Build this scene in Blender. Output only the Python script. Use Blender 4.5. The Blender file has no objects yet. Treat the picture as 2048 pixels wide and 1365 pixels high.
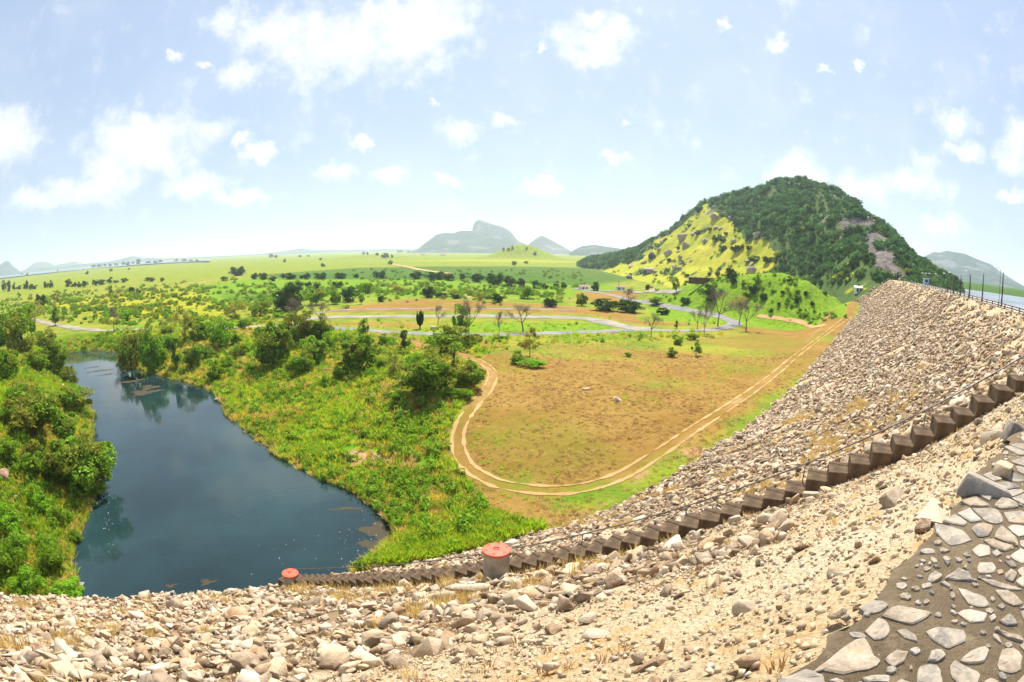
import bpy, math, random
import numpy as np
from mathutils import Vector, Matrix, Euler

# ------------------------------------------------------------------ camera, sky, sun, exposure
sc = bpy.context.scene
COL = sc.collection
CAMZ, FPX, PITCH, ROLL = 30.0, 1120.0, math.radians(9.3), math.radians(0.85)
SUN_AZ, SUN_EL = math.radians(14.0), math.radians(57.0)      # azimuth measured from +Y towards +X
SUN_STRENGTH, SKY_STRENGTH, EXPOSURE = 5.0, 0.078, 0.88

F_ = np.array([0, math.cos(PITCH), -math.sin(PITCH)])
U0 = np.array([0, math.sin(PITCH), math.cos(PITCH)])
R0 = np.array([1.0, 0, 0])
R_ = math.cos(ROLL)*R0 + math.sin(ROLL)*U0
U_ = -math.sin(ROLL)*R0 + math.cos(ROLL)*U0
cam_data = bpy.data.cameras.new('camera')
cam = bpy.data.objects.new('camera', cam_data)
COL.objects.link(cam)
sc.camera = cam
cam_data.type = 'PANO'                                        # the photograph was taken with a fisheye lens
tgt = cam_data if hasattr(cam_data, 'panorama_type') else cam_data.cycles
tgt.panorama_type = 'FISHEYE_EQUISOLID'
tgt.fisheye_lens = FPX/2048*36
tgt.fisheye_fov = math.radians(200)
cam_data.sensor_fit = 'HORIZONTAL'
cam_data.sensor_width = 36
cam_data.sensor_height = 36*682/1024
cam_data.clip_start, cam_data.clip_end = 0.1, 60000
cam.matrix_world = Matrix(((R_[0], U_[0], -F_[0], 0), (R_[1], U_[1], -F_[1], 0), (R_[2], U_[2], -F_[2], CAMZ), (0, 0, 0, 1)))

sc.render.engine = 'CYCLES'
sc.cycles.use_denoising = True
try: sc.cycles.denoiser = 'OPENIMAGEDENOISE'
except Exception: pass
sc.cycles.max_bounces = 6
sc.cycles.diffuse_bounces = 2
sc.cycles.glossy_bounces = 2
sc.cycles.transmission_bounces = 4
sc.cycles.transparent_max_bounces = 6
sc.cycles.volume_bounces = 1
sc.view_settings.view_transform = 'Standard'
sc.view_settings.look = 'None'
sc.view_settings.gamma = 1
sc.view_settings.exposure = EXPOSURE
sc.view_settings.use_curve_mapping = False

def px_ray(px, py):
    x = np.asarray(px, float)-1024; y = 682.5-np.asarray(py, float)
    r = np.hypot(x, y)+1e-9
    th = 2*np.arcsin(r/2/FPX)
    a, b, c = np.sin(th)*x/r, np.sin(th)*y/r, np.cos(th)
    return a[..., None]*R_+b[..., None]*U_+c[..., None]*F_
def px_azel(px, py):
    d = px_ray(px, py)
    return math.atan2(d[0], d[1]), math.asin(d[2])

class NT:
    """small node-tree builder"""
    def __init__(s, tree): s.t = tree; tree.nodes.clear()
    def n(s, kind, **kw):
        nd = s.t.nodes.new(kind)
        for k, v in kw.items():
            if k.startswith('i_'):
                key = k[2:]; key = int(key) if key.isdigit() else key
                s.set(nd, key, v)
            else: setattr(nd, k, v)
        return nd
    def set(s, nd, key, v):
        inp = nd.inputs[key]
        if hasattr(v, 'is_output'): s.t.links.new(v, inp)
        elif isinstance(v, bpy.types.Node): s.t.links.new(v.outputs[0], inp)
        else:
            if inp.type == 'RGBA' and len(v) == 3: v = (*v, 1)
            inp.default_value = v
    def math(s, op, a, b=0.0, c=None, clamp=False):
        nd = s.n('ShaderNodeMath', operation=op, use_clamp=clamp)
        s.set(nd, 0, a); s.set(nd, 1, b)
        if c is not None: s.set(nd, 2, c)
        return nd.outputs[0]
    def vmath(s, op, a, b=None):
        nd = s.n('ShaderNodeVectorMath', operation=op)
        s.set(nd, 0, a)
        if b is not None: s.set(nd, 1, b)
        return nd.outputs['Value'] if op in ('LENGTH', 'DOT_PRODUCT') else nd.outputs[0]
    def mix(s, f, a, b, blend='MIX'):
        nd = s.n('ShaderNodeMix', data_type='RGBA', blend_type=blend)
        s.set(nd, 'Factor', f); s.set(nd, 6, a); s.set(nd, 7, b)
        return nd.outputs[2]
    def ramp(s, f, stops, interp='LINEAR'):
        nd = s.n('ShaderNodeValToRGB'); cr = nd.color_ramp; cr.interpolation = interp
        while len(cr.elements) < len(stops): cr.elements.new(0.5)
        for e, (p, c) in zip(cr.elements, stops):
            e.position = p; e.color = (*c, 1) if len(c) == 3 else c
        s.set(nd, 0, f)
        return nd.outputs[0]
    def mapr(s, v, a, b, c=0.0, d=1.0, smooth=True):
        nd = s.n('ShaderNodeMapRange', interpolation_type='SMOOTHSTEP' if smooth else 'LINEAR')
        s.set(nd, 0, v); nd.inputs[1].default_value = a; nd.inputs[2].default_value = b
        nd.inputs[3].default_value = c; nd.inputs[4].default_value = d
        return nd.outputs[0]
    def noise(s, vec, scale, detail=4, rough=0.55, dist=0.0):
        nd = s.n('ShaderNodeTexNoise'); 
        if vec is not None: s.set(nd, 'Vector', vec)
        nd.inputs['Scale'].default_value = scale; nd.inputs['Detail'].default_value = detail
        nd.inputs['Roughness'].default_value = rough; nd.inputs['Distortion'].default_value = dist
        return nd.outputs[0]
    def out(s, shader, kind='Surface'):
        o = s.n('ShaderNodeOutputMaterial'); s.t.links.new(shader, o.inputs[kind])

# world: clear tropical sky with fair-weather cumulus
world = bpy.data.worlds.new('World')
sc.world = world
world.use_nodes = True
world.cycles.sampling_method = 'NONE'
W = NT(world.node_tree)
sky = W.n('ShaderNodeTexSky', sky_type='NISHITA', sun_disc=False, sun_elevation=SUN_EL, sun_rotation=SUN_AZ,
          altitude=50, air_density=1.0, dust_density=1.6, ozone_density=1.4)
co = W.n('ShaderNodeTexCoord').outputs['Generated']
sep = W.n('ShaderNodeSeparateXYZ'); W.set(sep, 0, co)
az_n = W.math('ARCTAN2', sep.outputs[0], sep.outputs[1])
el_n = W.math('ARCSINE', sep.outputs[2])
azel = W.n('ShaderNodeCombineXYZ'); W.set(azel, 0, az_n); W.set(azel, 1, el_n)
warp = W.n('ShaderNodeTexNoise'); W.set(warp, 'Vector', co)
warp.inputs['Scale'].default_value = 11; warp.inputs['Detail'].default_value = 6; warp.inputs['Roughness'].default_value = .68
wv = W.vmath('SCALE', W.vmath('SUBTRACT', warp.outputs['Color'], (0.5, 0.5, 0.5))); wv.node.inputs['Scale'].default_value = 0.10
pos = W.vmath('ADD', azel.outputs[0], wv)
# (pixel x, pixel y, half width, half height, strength) of each cumulus in view
CLOUDS = [(700, 80, 215, 78, 1.25), (850, 35, 120, 65, 1.2), (545, 65, 90, 60, 0.95), (480, 150, 70, 38, 0.85), (452, 38, 55, 34, 0.75), (348, 112, 24, 16, .7), (405, 132, 24, 12, .6),
          (270, 305, 140, 66, .95), (190, 375, 130, 40, .8), (60, 405, 95, 34, .7), (480, 395, 110, 26, .6), (320, 275, 130, 62, 1.15), (410, 262, 75, 34, .9), (215, 330, 70, 58, 1.0), (140, 372, 60, 36, .9), (10, 270, 70, 66, 1.15), (390, 370, 75, 30, .85), (535, 303, 40, 17, .8), (490, 283, 28, 14, .7),
          (668, 340, 52, 24, .85), (722, 292, 20, 12, .75), (780, 355, 56, 24, .85), (900, 355, 42, 18, .8), (915, 262, 62, 28, 1.0), (1005, 240, 34, 18, .8), (870, 205, 16, 9, .7),
          (1190, 80, 88, 40, 1.05), (1170, 40, 36, 24, .8), (1160, 112, 60, 26, .95), (1085, 92, 16, 9, .6), (1445, 45, 13, 18, .6), (1555, 88, 24, 18, .8), (1712, 130, 14, 13, .55), (1268, 248, 20, 9, .65), (1640, 142, 34, 9, .45),
          (1910, 252, 44, 30, 1.0), (1925, 303, 44, 20, .9), (2035, 290, 42, 60, 1.05), (1235, 312, 44, 16, .6), (1600, 350, 80, 46, .9), (1820, 360, 90, 42, .95), (1720, 380, 90, 40, .85), (1900, 455, 75, 30, .75), (1090, 385, 70, 22, .6), (2030, 395, 40, 22, .6)]
msk = None
for (cx, cy, hw, hh, st) in CLOUDS:
    a, e = px_azel(cx, cy)
    a1, e1 = px_azel(cx+hw, cy); a2, e2 = px_azel(cx, cy-hh)
    wa = math.hypot(a1-a, (e1-e))*(.55+.45*st); wb = abs(e2-e)*(.55+.45*st)
    q = W.n('ShaderNodeVectorMath', operation='MULTIPLY_ADD'); W.set(q, 0, pos); W.set(q, 1, (1/wa, 1/wb, 0)); W.set(q, 2, (-a/wa, -e/wb, 0))
    m = W.vmath('LENGTH', q.outputs[0])
    msk = m if msk is None else W.math('SMOOTH_MIN', msk, m, 0.25)
msk = W.math('SUBTRACT', 1.25, msk)
# the same kind of cloud carries on all round the sky outside the view
plane = W.n('ShaderNodeCombineXYZ')
zz = W.math('ADD', W.math('MAXIMUM', sep.outputs[2], 0.02), 0.22)
W.set(plane, 0, W.math('DIVIDE', sep.outputs[0], zz)); W.set(plane, 1, W.math('DIVIDE', sep.outputs[1], zz))
gen = W.noise(plane.outputs[0], 1.5, 4, .58)
outside = W.math('MAXIMUM', W.mapr(W.math('ABSOLUTE', az_n), .98, 1.15), W.mapr(el_n, .50, .62))
gmask = W.math('MULTIPLY', W.math('MULTIPLY', W.math('SUBTRACT', gen, .50), 7.0), outside)
msk = W.math('MAXIMUM', msk, gmask)
fb = W.noise(azel.outputs[0], 22, 6, .62)
fb2 = W.noise(azel.outputs[0], 7, 3, .5)
dens = W.math('ADD', msk, W.math('MULTIPLY', W.math('SUBTRACT', fb, .5), 2.0))
dens = W.math('ADD', dens, W.math('MULTIPLY', W.math('SUBTRACT', fb2, .5), .8))
cover = W.mapr(dens, -.05, 1.15)
veil = W.math('MULTIPLY', W.mapr(W.noise(azel.outputs[0], 5, 3, .6), .40, .75), .16)
cover = W.math('MAXIMUM', cover, veil)
cover = W.math('MULTIPLY', cover, W.mapr(el_n, 0.0, 0.14, .3, 1.0))
shade = W.mapr(fb2, .3, .7)
ccol = W.mix(shade, (6.2, 6.5, 7.0), (7.9, 7.8, 7.7))
skyc = W.mix(0.70, sky.outputs[0], (3.5, 4.5, 6.3))
allc = W.mix(cover, skyc, ccol)
bg = W.n('ShaderNodeBackground'); W.set(bg, 0, allc); bg.inputs[1].default_value = SKY_STRENGTH
wo = W.n('ShaderNodeOutputWorld'); W.t.links.new(bg.outputs[0], wo.inputs[0])

sd = bpy.data.lights.new('sun', 'SUN'); sd.energy = SUN_STRENGTH; sd.angle = math.radians(0.6); sd.color = (1.0, 0.955, 0.87)
sun = bpy.data.objects.new('sun', sd); COL.objects.link(sun)
sdir = Vector((math.sin(SUN_AZ)*math.cos(SUN_EL), math.cos(SUN_AZ)*math.cos(SUN_EL), math.sin(SUN_EL)))
sun.rotation_euler = sdir.to_track_quat('Z', 'Y').to_euler()
sun.location = (0, 0, 200)

# ------------------------------------------------------------------ helpers
rng = np.random.RandomState(7)
random.seed(7)
def sm(a, b, x):
    t = np.clip((np.asarray(x, float)-a)/(b-a), 0, 1); return t*t*(3-2*t)
_G = np.random.RandomState(3).rand(256, 256)
def vnoise(x, y):
    xi = np.floor(x).astype(int); yi = np.floor(y).astype(int); fx = x-xi; fy = y-yi
    fx = fx*fx*(3-2*fx); fy = fy*fy*(3-2*fy)
    g = lambda i, j: _G[i & 255, j & 255]
    return (g(xi, yi)*(1-fx)+g(xi+1, yi)*fx)*(1-fy)+(g(xi, yi+1)*(1-fx)+g(xi+1, yi+1)*fx)*fy
def fbm(x, y, o=4):
    x = np.asarray(x, float); y = np.asarray(y, float); s = 0; a = .5
    for k in range(o):
        s = s+a*(vnoise(x*2**k+17*k, y*2**k+31*k)-.5); a *= .5
    return s
def sdf(poly, x, y):
    """signed distance to a polygon, negative inside"""
    d = np.full(np.shape(x), 1e18); ins = np.zeros(np.shape(x), bool); n = len(poly)
    for i in range(n):
        ax, ay = poly[i]; bx, by = poly[(i+1) % n]
        ex, ey = bx-ax, by-ay; wx, wy = x-ax, y-ay
        t = np.clip((wx*ex+wy*ey)/(ex*ex+ey*ey+1e-12), 0, 1)
        d = np.minimum(d, (wx-ex*t)**2+(wy-ey*t)**2)
        c = ((ay > y) != (by > y)) & (x < ex*(y-ay)/(by-ay+1e-12)+ax)
        ins ^= c
    d = np.sqrt(d); return np.where(ins, -d, d)
def plane_pt(px, py, z):
    d = px_ray(px, py); k = (z-CAMZ)/d[2]; return (d[0]*k, d[1]*k)
def mesh_obj(name, verts, faces, mat=None, parent=None, smooth=False, link=True):
    me = bpy.data.meshes.new(name)
    if isinstance(faces, np.ndarray):
        nv, nf, k = len(verts), len(faces), faces.shape[1]
        me.vertices.add(nv); me.vertices.foreach_set('co', np.asarray(verts, np.float32).ravel())
        me.loops.add(nf*k); me.loops.foreach_set('vertex_index', faces.astype(np.int32).ravel())
        me.polygons.add(nf); me.polygons.foreach_set('loop_start', np.arange(0, nf*k, k, dtype=np.int32))
        me.update(calc_edges=True); me.validate()
    else:
        me.from_pydata([tuple(v) for v in verts], [], [tuple(f) for f in faces]); me.update()
    if smooth: me.polygons.foreach_set('use_smooth', np.ones(len(me.polygons), bool))
    for m in (mat if isinstance(mat, (list, tuple)) else [mat]):
        if m: me.materials.append(m)
    if not link: return me
    o = bpy.data.objects.new(name, me); COL.objects.link(o)
    if parent: o.parent = parent
    return o
def inst(name, me, parent=None, loc=(0, 0, 0), rot=(0, 0, 0), scale=(1, 1, 1)):
    o = bpy.data.objects.new(name, me); COL.objects.link(o)
    o.location = loc; o.rotation_euler = rot; o.scale = scale if hasattr(scale, '__len__') else (scale,)*3
    if parent: o.parent = parent
    return o
def empty(name, loc=(0, 0, 0), rot=(0, 0, 0), scale=(1, 1, 1)):
    o = inst(name, None, None, loc, rot, scale); o.empty_display_size = .2; return o
def tag(o, label=None, cat=None, group=None, kind=None):
    if label: o['label'] = label
    if cat: o['category'] = cat
    if group: o['group'] = group
    if kind: o['kind'] = kind
    return o
def grid_faces(nu, nv):
    i = np.arange(nu-1)[:, None]*nv+np.arange(nv-1)[None]
    return np.stack([i, i+nv, i+nv+1, i+1], -1).reshape(-1, 4)
ORD = ['first', 'second', 'third', 'fourth', 'fifth', 'sixth', 'seventh', 'eighth', 'ninth', 'tenth', 'eleventh', 'twelfth', 'thirteenth', 'fourteenth', 'fifteenth', 'sixteenth',
       'seventeenth', 'eighteenth', 'nineteenth', 'twentieth', 'twenty-first', 'twenty-second', 'twenty-third', 'twenty-fourth', 'twenty-fifth', 'twenty-sixth', 'twenty-seventh', 'twenty-eighth', 'twenty-ninth', 'thirtieth',
       'thirty-first', 'thirty-second', 'thirty-third', 'thirty-fourth', 'thirty-fifth', 'thirty-sixth', 'thirty-seventh', 'thirty-eighth', 'thirty-ninth', 'fortieth']
def scatter(name, pts, rots, scl, idx, meshes, parent=None):
    """one 'stuff' object whose pieces are geometry-node instances of a few meshes"""
    me = bpy.data.meshes.new(name); n = len(pts)
    me.vertices.add(n); me.vertices.foreach_set('co', np.asarray(pts, np.float32).ravel())
    for nm, ty, data in (('rot', 'FLOAT_VECTOR', rots), ('scl', 'FLOAT_VECTOR', scl), ('idx', 'INT', idx)):
        at = me.attributes.new(nm, ty, 'POINT')
        at.data.foreach_set('value' if ty == 'INT' else 'vector', np.asarray(data, np.int32 if ty == 'INT' else np.float32).ravel())
    o = bpy.data.objects.new(name, me); COL.objects.link(o)
    if parent: o.parent = parent
    src = bpy.data.collections.new(name+'_source')
    for i, m in enumerate(meshes):
        src.objects.link(bpy.data.objects.new('%s_piece_%02d' % (name, i), m))
    g = bpy.data.node_groups.new(name, 'GeometryNodeTree')
    g.interface.new_socket('Geometry', in_out='INPUT', socket_type='NodeSocketGeometry')
    g.interface.new_socket('Geometry', in_out='OUTPUT', socket_type='NodeSocketGeometry')
    N = g.nodes; L = g.links.new
    gi = N.new('NodeGroupInput'); go = N.new('NodeGroupOutput')
    ci = N.new('GeometryNodeCollectionInfo'); ci.inputs[0].default_value = src
    ci.inputs['Separate Children'].default_value = True; ci.inputs['Reset Children'].default_value = True
    ip = N.new('GeometryNodeInstanceOnPoints'); ip.inputs['Pick Instance'].default_value = True
    def attr(nm, ty):
        a = N.new('GeometryNodeInputNamedAttribute'); a.data_type = ty; a.inputs[0].default_value = nm
        return next(x for x in a.outputs if x.enabled and x.name == 'Attribute')
    L(gi.outputs[0], ip.inputs['Points']); L(ci.outputs[0], ip.inputs['Instance'])
    L(attr('idx', 'INT'), ip.inputs['Instance Index'])
    er = N.new('FunctionNodeEulerToRotation'); L(attr('rot', 'FLOAT_VECTOR'), er.inputs[0]); L(er.outputs[0], ip.inputs['Rotation'])
    L(attr('scl', 'FLOAT_VECTOR'), ip.inputs['Scale']); L(ip.outputs[0], go.inputs[0])
    md = o.modifiers.new('scatter', 'NODES'); md.node_group = g
    o['kind'] = 'stuff'
    return o

# ------------------------------------------------------------------ the shape of the place
CZ = 26.8                                                     # dam crest level, water in the tail pond is 0.3
s_ = np.arange(-150.0, 262.0, 1.0)
_az = np.where(s_ < 34, 62., np.where(s_ < 84, 62-27.5*(s_-34)/50, 34.5))
_az = np.radians(np.where(s_ > 222, 34.5-(s_-222)*.55, _az))
DT = np.c_[np.sin(_az), np.cos(_az)]
DP = np.zeros((len(s_), 2)); DP[1:] = np.cumsum(.5*(DT[1:]+DT[:-1]), 0)
DP = DP-DP[150]+1.5*np.array([-math.cos(math.radians(62)), math.sin(math.radians(62))])
DN = np.c_[-DT[:, 1], DT[:, 0]]
def dam_sv(x, y):
    x = np.ravel(x); y = np.ravel(y); S = np.empty(len(x)); V = np.empty(len(x))
    for k in range(0, len(x), 20000):
        p = np.c_[x[k:k+20000], y[k:k+20000]]
        i = ((p[:, None]-DP[None])**2).sum(-1).argmin(1)
        dv = p-DP[i]; S[k:k+20000] = s_[i]+(dv*DT[i]).sum(1); V[k:k+20000] = (dv*DN[i]).sum(1)
    return S, V
def slope_of(s): return np.interp(s, [-150, 0, 20, 34, 45, 56, 75, 98, 132, 193, 235], [1.65, 1.655, 1.67, 1.71, 1.775, 1.835, 1.87, 1.75, 1.63, 1.54, 1.5])
def toe_z(s): return np.interp(s, [-150, -20, 0, 9, 20, 29, 34, 43, 56, 75, 98, 132, 193, 235], [-.4, -.2, .5, .9, 1.2, 1.7, 2.3, 3.1, 4.0, 4.7, 5.3, 6.4, 9.8, 14.5])
def toe_v(s): return np.interp(s, [-150, 20, 75, 98, 132, 193, 235], [43.6, 43.2, 41.3, 37.3, 32.9, 25.5, 18.])
def dam_z(s, v):
    z = CZ-np.maximum(v, 0)/slope_of(s)
    z = z-1.15*np.sin(np.clip(v/43, 0, 1)*math.pi)*(1-sm(24, 60, s))
    return np.where(v < -9, CZ+(v+9)/2.2, z)
def dam_pt(s, v):
    i = np.interp(s, s_, np.arange(len(s_)))
    P = np.stack([np.interp(s, s_, DP[:, 0]), np.interp(s, s_, DP[:, 1])], -1)
    Nn = np.stack([np.interp(s, s_, DN[:, 0]), np.interp(s, s_, DN[:, 1])], -1)
    P = P+Nn*np.asarray(v)[..., None]
    return np.concatenate([P, dam_z(np.asarray(s), np.asarray(v))[..., None]], -1)

POND_PX = [(170, 1230), (330, 1225), (520, 1205), (640, 1180), (720, 1145), (765, 1110), (792, 1080), (775, 1048), (740, 1015), (700, 985), (640, 960), (585, 932), (540, 905), (500, 872), (478, 850), (450, 835), (437, 803), (425, 785),
           (380, 768), (330, 757), (285, 742), (245, 735), (236, 706), (180, 701), (130, 707), (112, 716), (140, 748), (165, 790), (192, 825), (190, 870), (182, 915), (196, 965), (188, 1010), (165, 1060), (147, 1110), (150, 1155)]
POND = [plane_pt(x, y, 0.3) for x, y in POND_PX]
def polar(px_top, px_base, zbase):
    a = [];
    return a
# green knoll in front of the big hill (azimuth, base distance, crest distance, crest height)
KN_AZ = np.array([12.2, 14, 17, 19.5, 22, 25, 28, 30.5, 32.2, 33.6, 34.8])
KN_RB = np.array([292, 262, 248, 240, 232, 226, 212, 204, 204, 212, 226.])
KN_Z = np.array([5.5, 9.5, 13, 17.5, 21.5, 23.5, 24.2, 22.5, 18.5, 15.5, 12.])
# big hill: azimuth, foot distance, ridge distance, ridge elevation angle (deg)
HILL_SKY = [(1118, 531), (1148, 527), (1185, 517), (1235, 508), (1275, 499), (1305, 482), (1340, 462), (1370, 436), (1400, 413), (1440, 397), (1480, 389), (1520, 380), (1560, 370), (1600, 365), (1640, 371), (1680, 389),
            (1708, 404), (1727, 426), (1760, 451), (1790, 476), (1815, 506), (1835, 526), (1860, 541), (1890, 558), (1925, 574), (1960, 584)]
_h = np.array([px_azel(x, y) for x, y in HILL_SKY]); H_AZ = np.degrees(_h[:, 0]); H_EL = _h[:, 1]
H_RR = np.interp(H_AZ, [5, 9, 12, 16, 22, 29, 33, 37, 41, 46, 52], [1150, 1050, 930, 840, 760, 680, 590, 480, 400, 350, 330])
H_RF = np.interp(H_AZ, [5, 9, 12, 16, 22, 27, 31, 34, 37, 41, 46, 52], [1000, 800, 560, 455, 420, 372, 318, 268, 246, 240, 262, 300])
def polar_az(x, y): return np.degrees(np.arctan2(x, y)), np.hypot(x, y)
def hill_z(x, y):
    a, r = polar_az(x, y)
    rr = np.interp(a, H_AZ, H_RR); rf = np.interp(a, H_AZ, H_RF); el = np.interp(a, H_AZ, H_EL)
    zr = CAMZ+rr*np.tan(el); zf = np.interp(a, [9, 16, 25, 31, 34, 37, 41, 46], [4, 4, 7, 12, 16, 20, 22, 20])
    t = (r-rf)/(rr-rf); up = np.clip(t, 0, 1); prof = .62*up+.38*np.sin(up*math.pi/2)
    z = zf+(zr-zf)*prof
    back = np.clip(t-1, 0, None); z = z-(zr-zf)*.9*back*back*1.1
    n = fbm(x/75, y/75, 5)*46+fbm(x/19+9, y/19, 3)*13
    z = z+n*np.clip(4*up*(1-up*.93), 0, 1)*np.clip((zr-zf)/90, .05, 1)
    edge = sm(H_AZ[0], H_AZ[0]+3, a)*(1-sm(H_AZ[-1]-3, H_AZ[-1], a))
    return np.where((t > -.06) & (edge > 0), z*edge+(1-edge)*-5-np.where(t < 0, (-t)*60, 0), -50.)
BUMPS = [((1045, 519), 44, 95, 80), ((745, 517), 13, 150, 90), ((735, 514), 6, 60, 60)]
_bc = [(plane_pt(p[0], p[1], 5.0), h, ra, rr) for p, h, ra, rr in BUMPS]
def ground_z(x, y):
    x = np.asarray(x, float); y = np.asarray(y, float)
    shp = x.shape; x = x.ravel(); y = y.ravel()
    a, r = polar_az(x, y)
    d = sdf(POND, x, y)
    left = 1-sm(-38, -30, a)
    P = 5.4+fbm(x/60, y/60, 4)*1.0*sm(130, 260, r)+fbm(x/420, y/420, 3)*9*sm(350, 900, r)-1.2*sm(200, 420, r)
    lb = left*(1-sm(120, 205, r))
    P = P+lb*4.5
    # ground climbs to the abutment beside the far end of the dam
    P = P+10.5*sm(118, 215, r)*np.exp(-((a-35.8)/3.2)**2)*(1-sm(300, 380, r))
    Wd = 30-13*left+np.where(r > 170, -8, 0)
    t = np.clip(d/Wd, 0, 1)
    bank = .55*t+.45*sm(0, 1, t)
    rough = fbm(x/9, y/9, 3)*1.5*np.clip(d/6, 0, 1)*(1-sm(30, 60, d)*.9)
    z = np.where(d > 0, .18+P*bank+rough*(r < 320), -.1-2.3*sm(0, 9, -d))
    kb = np.interp(a, KN_AZ, KN_RB); kz = np.interp(a, KN_AZ, KN_Z)
    ka = sm(11.8, 14, a)*(1-sm(33.9, 35.2, a))
    tk = (r-kb)/46
    pk = np.where(tk < 1, sm(-.05, 1, tk), 1-sm(1, 2.6, tk))
    kn = np.clip(kz-P, 0, 40)*pk*ka
    z = z+kn+fbm(x/11, y/11, 3)*2.4*np.clip(kn/5, 0, 1)
    for (c, h, ra, rr) in _bc:
        z = z+h*np.exp(-(((x-c[0])/ra)**2+((y-c[1])/rr)**2)*1.4)
    # upstream side of the dam: reservoir bed and its far shore
    up = sm(44, 46, a)*sm(120, 150, r)
    shore = 17+9*sm(520, 640, r)+fbm(x/160, y/160, 3)*9*sm(640, 800, r)
    z = z*(1-up)+shore*up
    nr = (r < 300) & (a > -90) & (a < 44)
    if nr.any():
        S, V = dam_sv(x[nr], y[nr]); vt = toe_v(S); zt = toe_z(S); zn = z[nr]; dn_ = d[nr]
        w = np.where(V > vt, np.exp(-(np.maximum(V-vt, 0)/11)**2), 1.0)*(1-sm(236, 252, S))*np.where(dn_ > 0, 1, 0)*sm(-145, -120, S)
        z[nr] = zn*(1-w)+w*np.where(V > vt, zt, zt-(vt-V)*.3)
    return z.reshape(shp)
def top_z(x, y):
    z = np.maximum(ground_z(x, y), hill_z(np.asarray(x, float), np.asarray(y, float)))
    x = np.asarray(x, float)
    near = np.hypot(x, y) < 300
    if near.any():
        S, V = dam_sv(x[near], np.asarray(y)[near]); zz = dam_z(S, V)
        zz = np.where((V < -30) | (S > 258) | (S < -148), -50, zz)
        z[near] = np.maximum(z[near], zz)
    return z
_K = np.concatenate([np.arange(2, 320, .35), np.geomspace(320, 13000, 900)])
def ground_hit(px, py, fn=top_z):
    d = px_ray(px, py); X = d[0]*_K; Y = d[1]*_K; Z = CAMZ+d[2]*_K
    f = Z-fn(X, Y); j = int(np.argmax(f < 0))
    if f[j] >= 0: j = len(_K)-1
    k = _K[j-1]+(_K[j]-_K[j-1])*f[j-1]/(f[j-1]-f[j]+1e-9) if j > 0 else _K[0]
    k = min(max(k, 1), 13000)
    return Vector((d[0]*k, d[1]*k, CAMZ+d[2]*k)), k

# ------------------------------------------------------------------ materials
def new_mat(name):
    m = bpy.data.materials.new(name); m.use_nodes = True
    return m, NT(m.node_tree)
def bump(T, h, strength=.5, dist=.1):
    b = T.n('ShaderNodeBump'); T.set(b, 'Height', h); b.inputs['Strength'].default_value = strength; b.inputs['Distance'].default_value = dist
    return b.outputs[0]
def prin(T, col, rough=.9, spec=.2, normal=None, **kw):
    p = T.n('ShaderNodeBsdfPrincipled'); T.set(p, 'Base Color', col); T.set(p, 'Roughness', rough)
    p.inputs['Specular IOR Level'].default_value = spec
    if normal is not None: T.set(p, 'Normal', normal)
    for k, v in kw.items(): T.set(p, k.replace('_', ' '), v)
    return p.outputs[0]
def geo_pos(T): return T.n('ShaderNodeNewGeometry').outputs['Position']
def simple_mat(name, col, var=.25, scale=3.0, rough=.85, spec=.25, bmp=.3, bdist=.03, metallic=0.0):
    m, T = new_mat(name); P = T.n('ShaderNodeTexCoord').outputs['Object']
    n = T.noise(P, scale, 6, .6); n2 = T.noise(P, scale*7, 4, .6)
    c = T.mix(T.mapr(n, .3, .7), tuple(x*(1-var) for x in col), tuple(min(1, x*(1+var)) for x in col))
    c = T.mix(T.math('MULTIPLY', T.mapr(n2, .5, .75), var), c, tuple(x*.45 for x in col))
    T.out(prin(T, c, rough, spec, bump(T, n2, bmp, bdist), Metallic=metallic)); return m
def leaf_mat(name, ca, cb, trans=.35, var=.35):
    m, T = new_mat(name)
    g = T.n('ShaderNodeNewGeometry'); oi = T.n('ShaderNodeObjectInfo')
    rnd = g.outputs['Random Per Island']
    c = T.mix(rnd, ca, cb)
    hs = T.n('ShaderNodeHueSaturation'); T.set(hs, 'Color', c)
    T.set(hs, 'Value', T.mapr(oi.outputs['Random'], 0, 1, 1-var, 1+var, False))
    T.set(hs, 'Hue', T.mapr(oi.outputs['Random'], 0, 1, .485, .512, False))
    d = T.n('ShaderNodeBsdfDiffuse'); T.set(d, 0, hs.outputs[0])
    t = T.n('ShaderNodeBsdfTranslucent'); T.set(t, 0, T.mix(.5, hs.outputs[0], tuple(min(1, x*1.5) for x in cb)))
    mx = T.n('ShaderNodeMixShader'); mx.inputs[0].default_value = trans
    T.t.links.new(d.outputs[0], mx.inputs[1]); T.t.links.new(t.outputs[0], mx.inputs[2])
    T.out(mx.outputs[0]); return m
M = {}
M['leaf_green'] = leaf_mat('leaf_green', (.040, .125, .010), (.28, .43, .04))
M['leaf_bright'] = leaf_mat('leaf_bright', (.10, .24, .012), (.26, .42, .03), .4)
M['leaf_dark'] = leaf_mat('leaf_dark', (.022, .060, .016), (.07, .135, .022), .25)
M['leaf_olive'] = leaf_mat('leaf_olive', (.095, .135, .016), (.33, .34, .05))
M['leaf_yellow'] = leaf_mat('leaf_yellow', (.22, .22, .03), (.50, .44, .09))
M['leaf_dry'] = leaf_mat('leaf_dry', (.16, .12, .06), (.34, .26, .14), .2)
M['scrub_green'] = leaf_mat('scrub_green', (.075, .17, .014), (.20, .32, .03))
M['twig'] = leaf_mat('twig', (.13, .10, .075), (.30, .25, .19), .1, .2)
M['leaf_far'] = leaf_mat('leaf_far', (.02, .055, .02), (.055, .11, .025), .2, .25)
M['leaf_hill'] = leaf_mat('leaf_hill', (.030, .095, .036), (.11, .22, .065), .28, .6)
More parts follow.
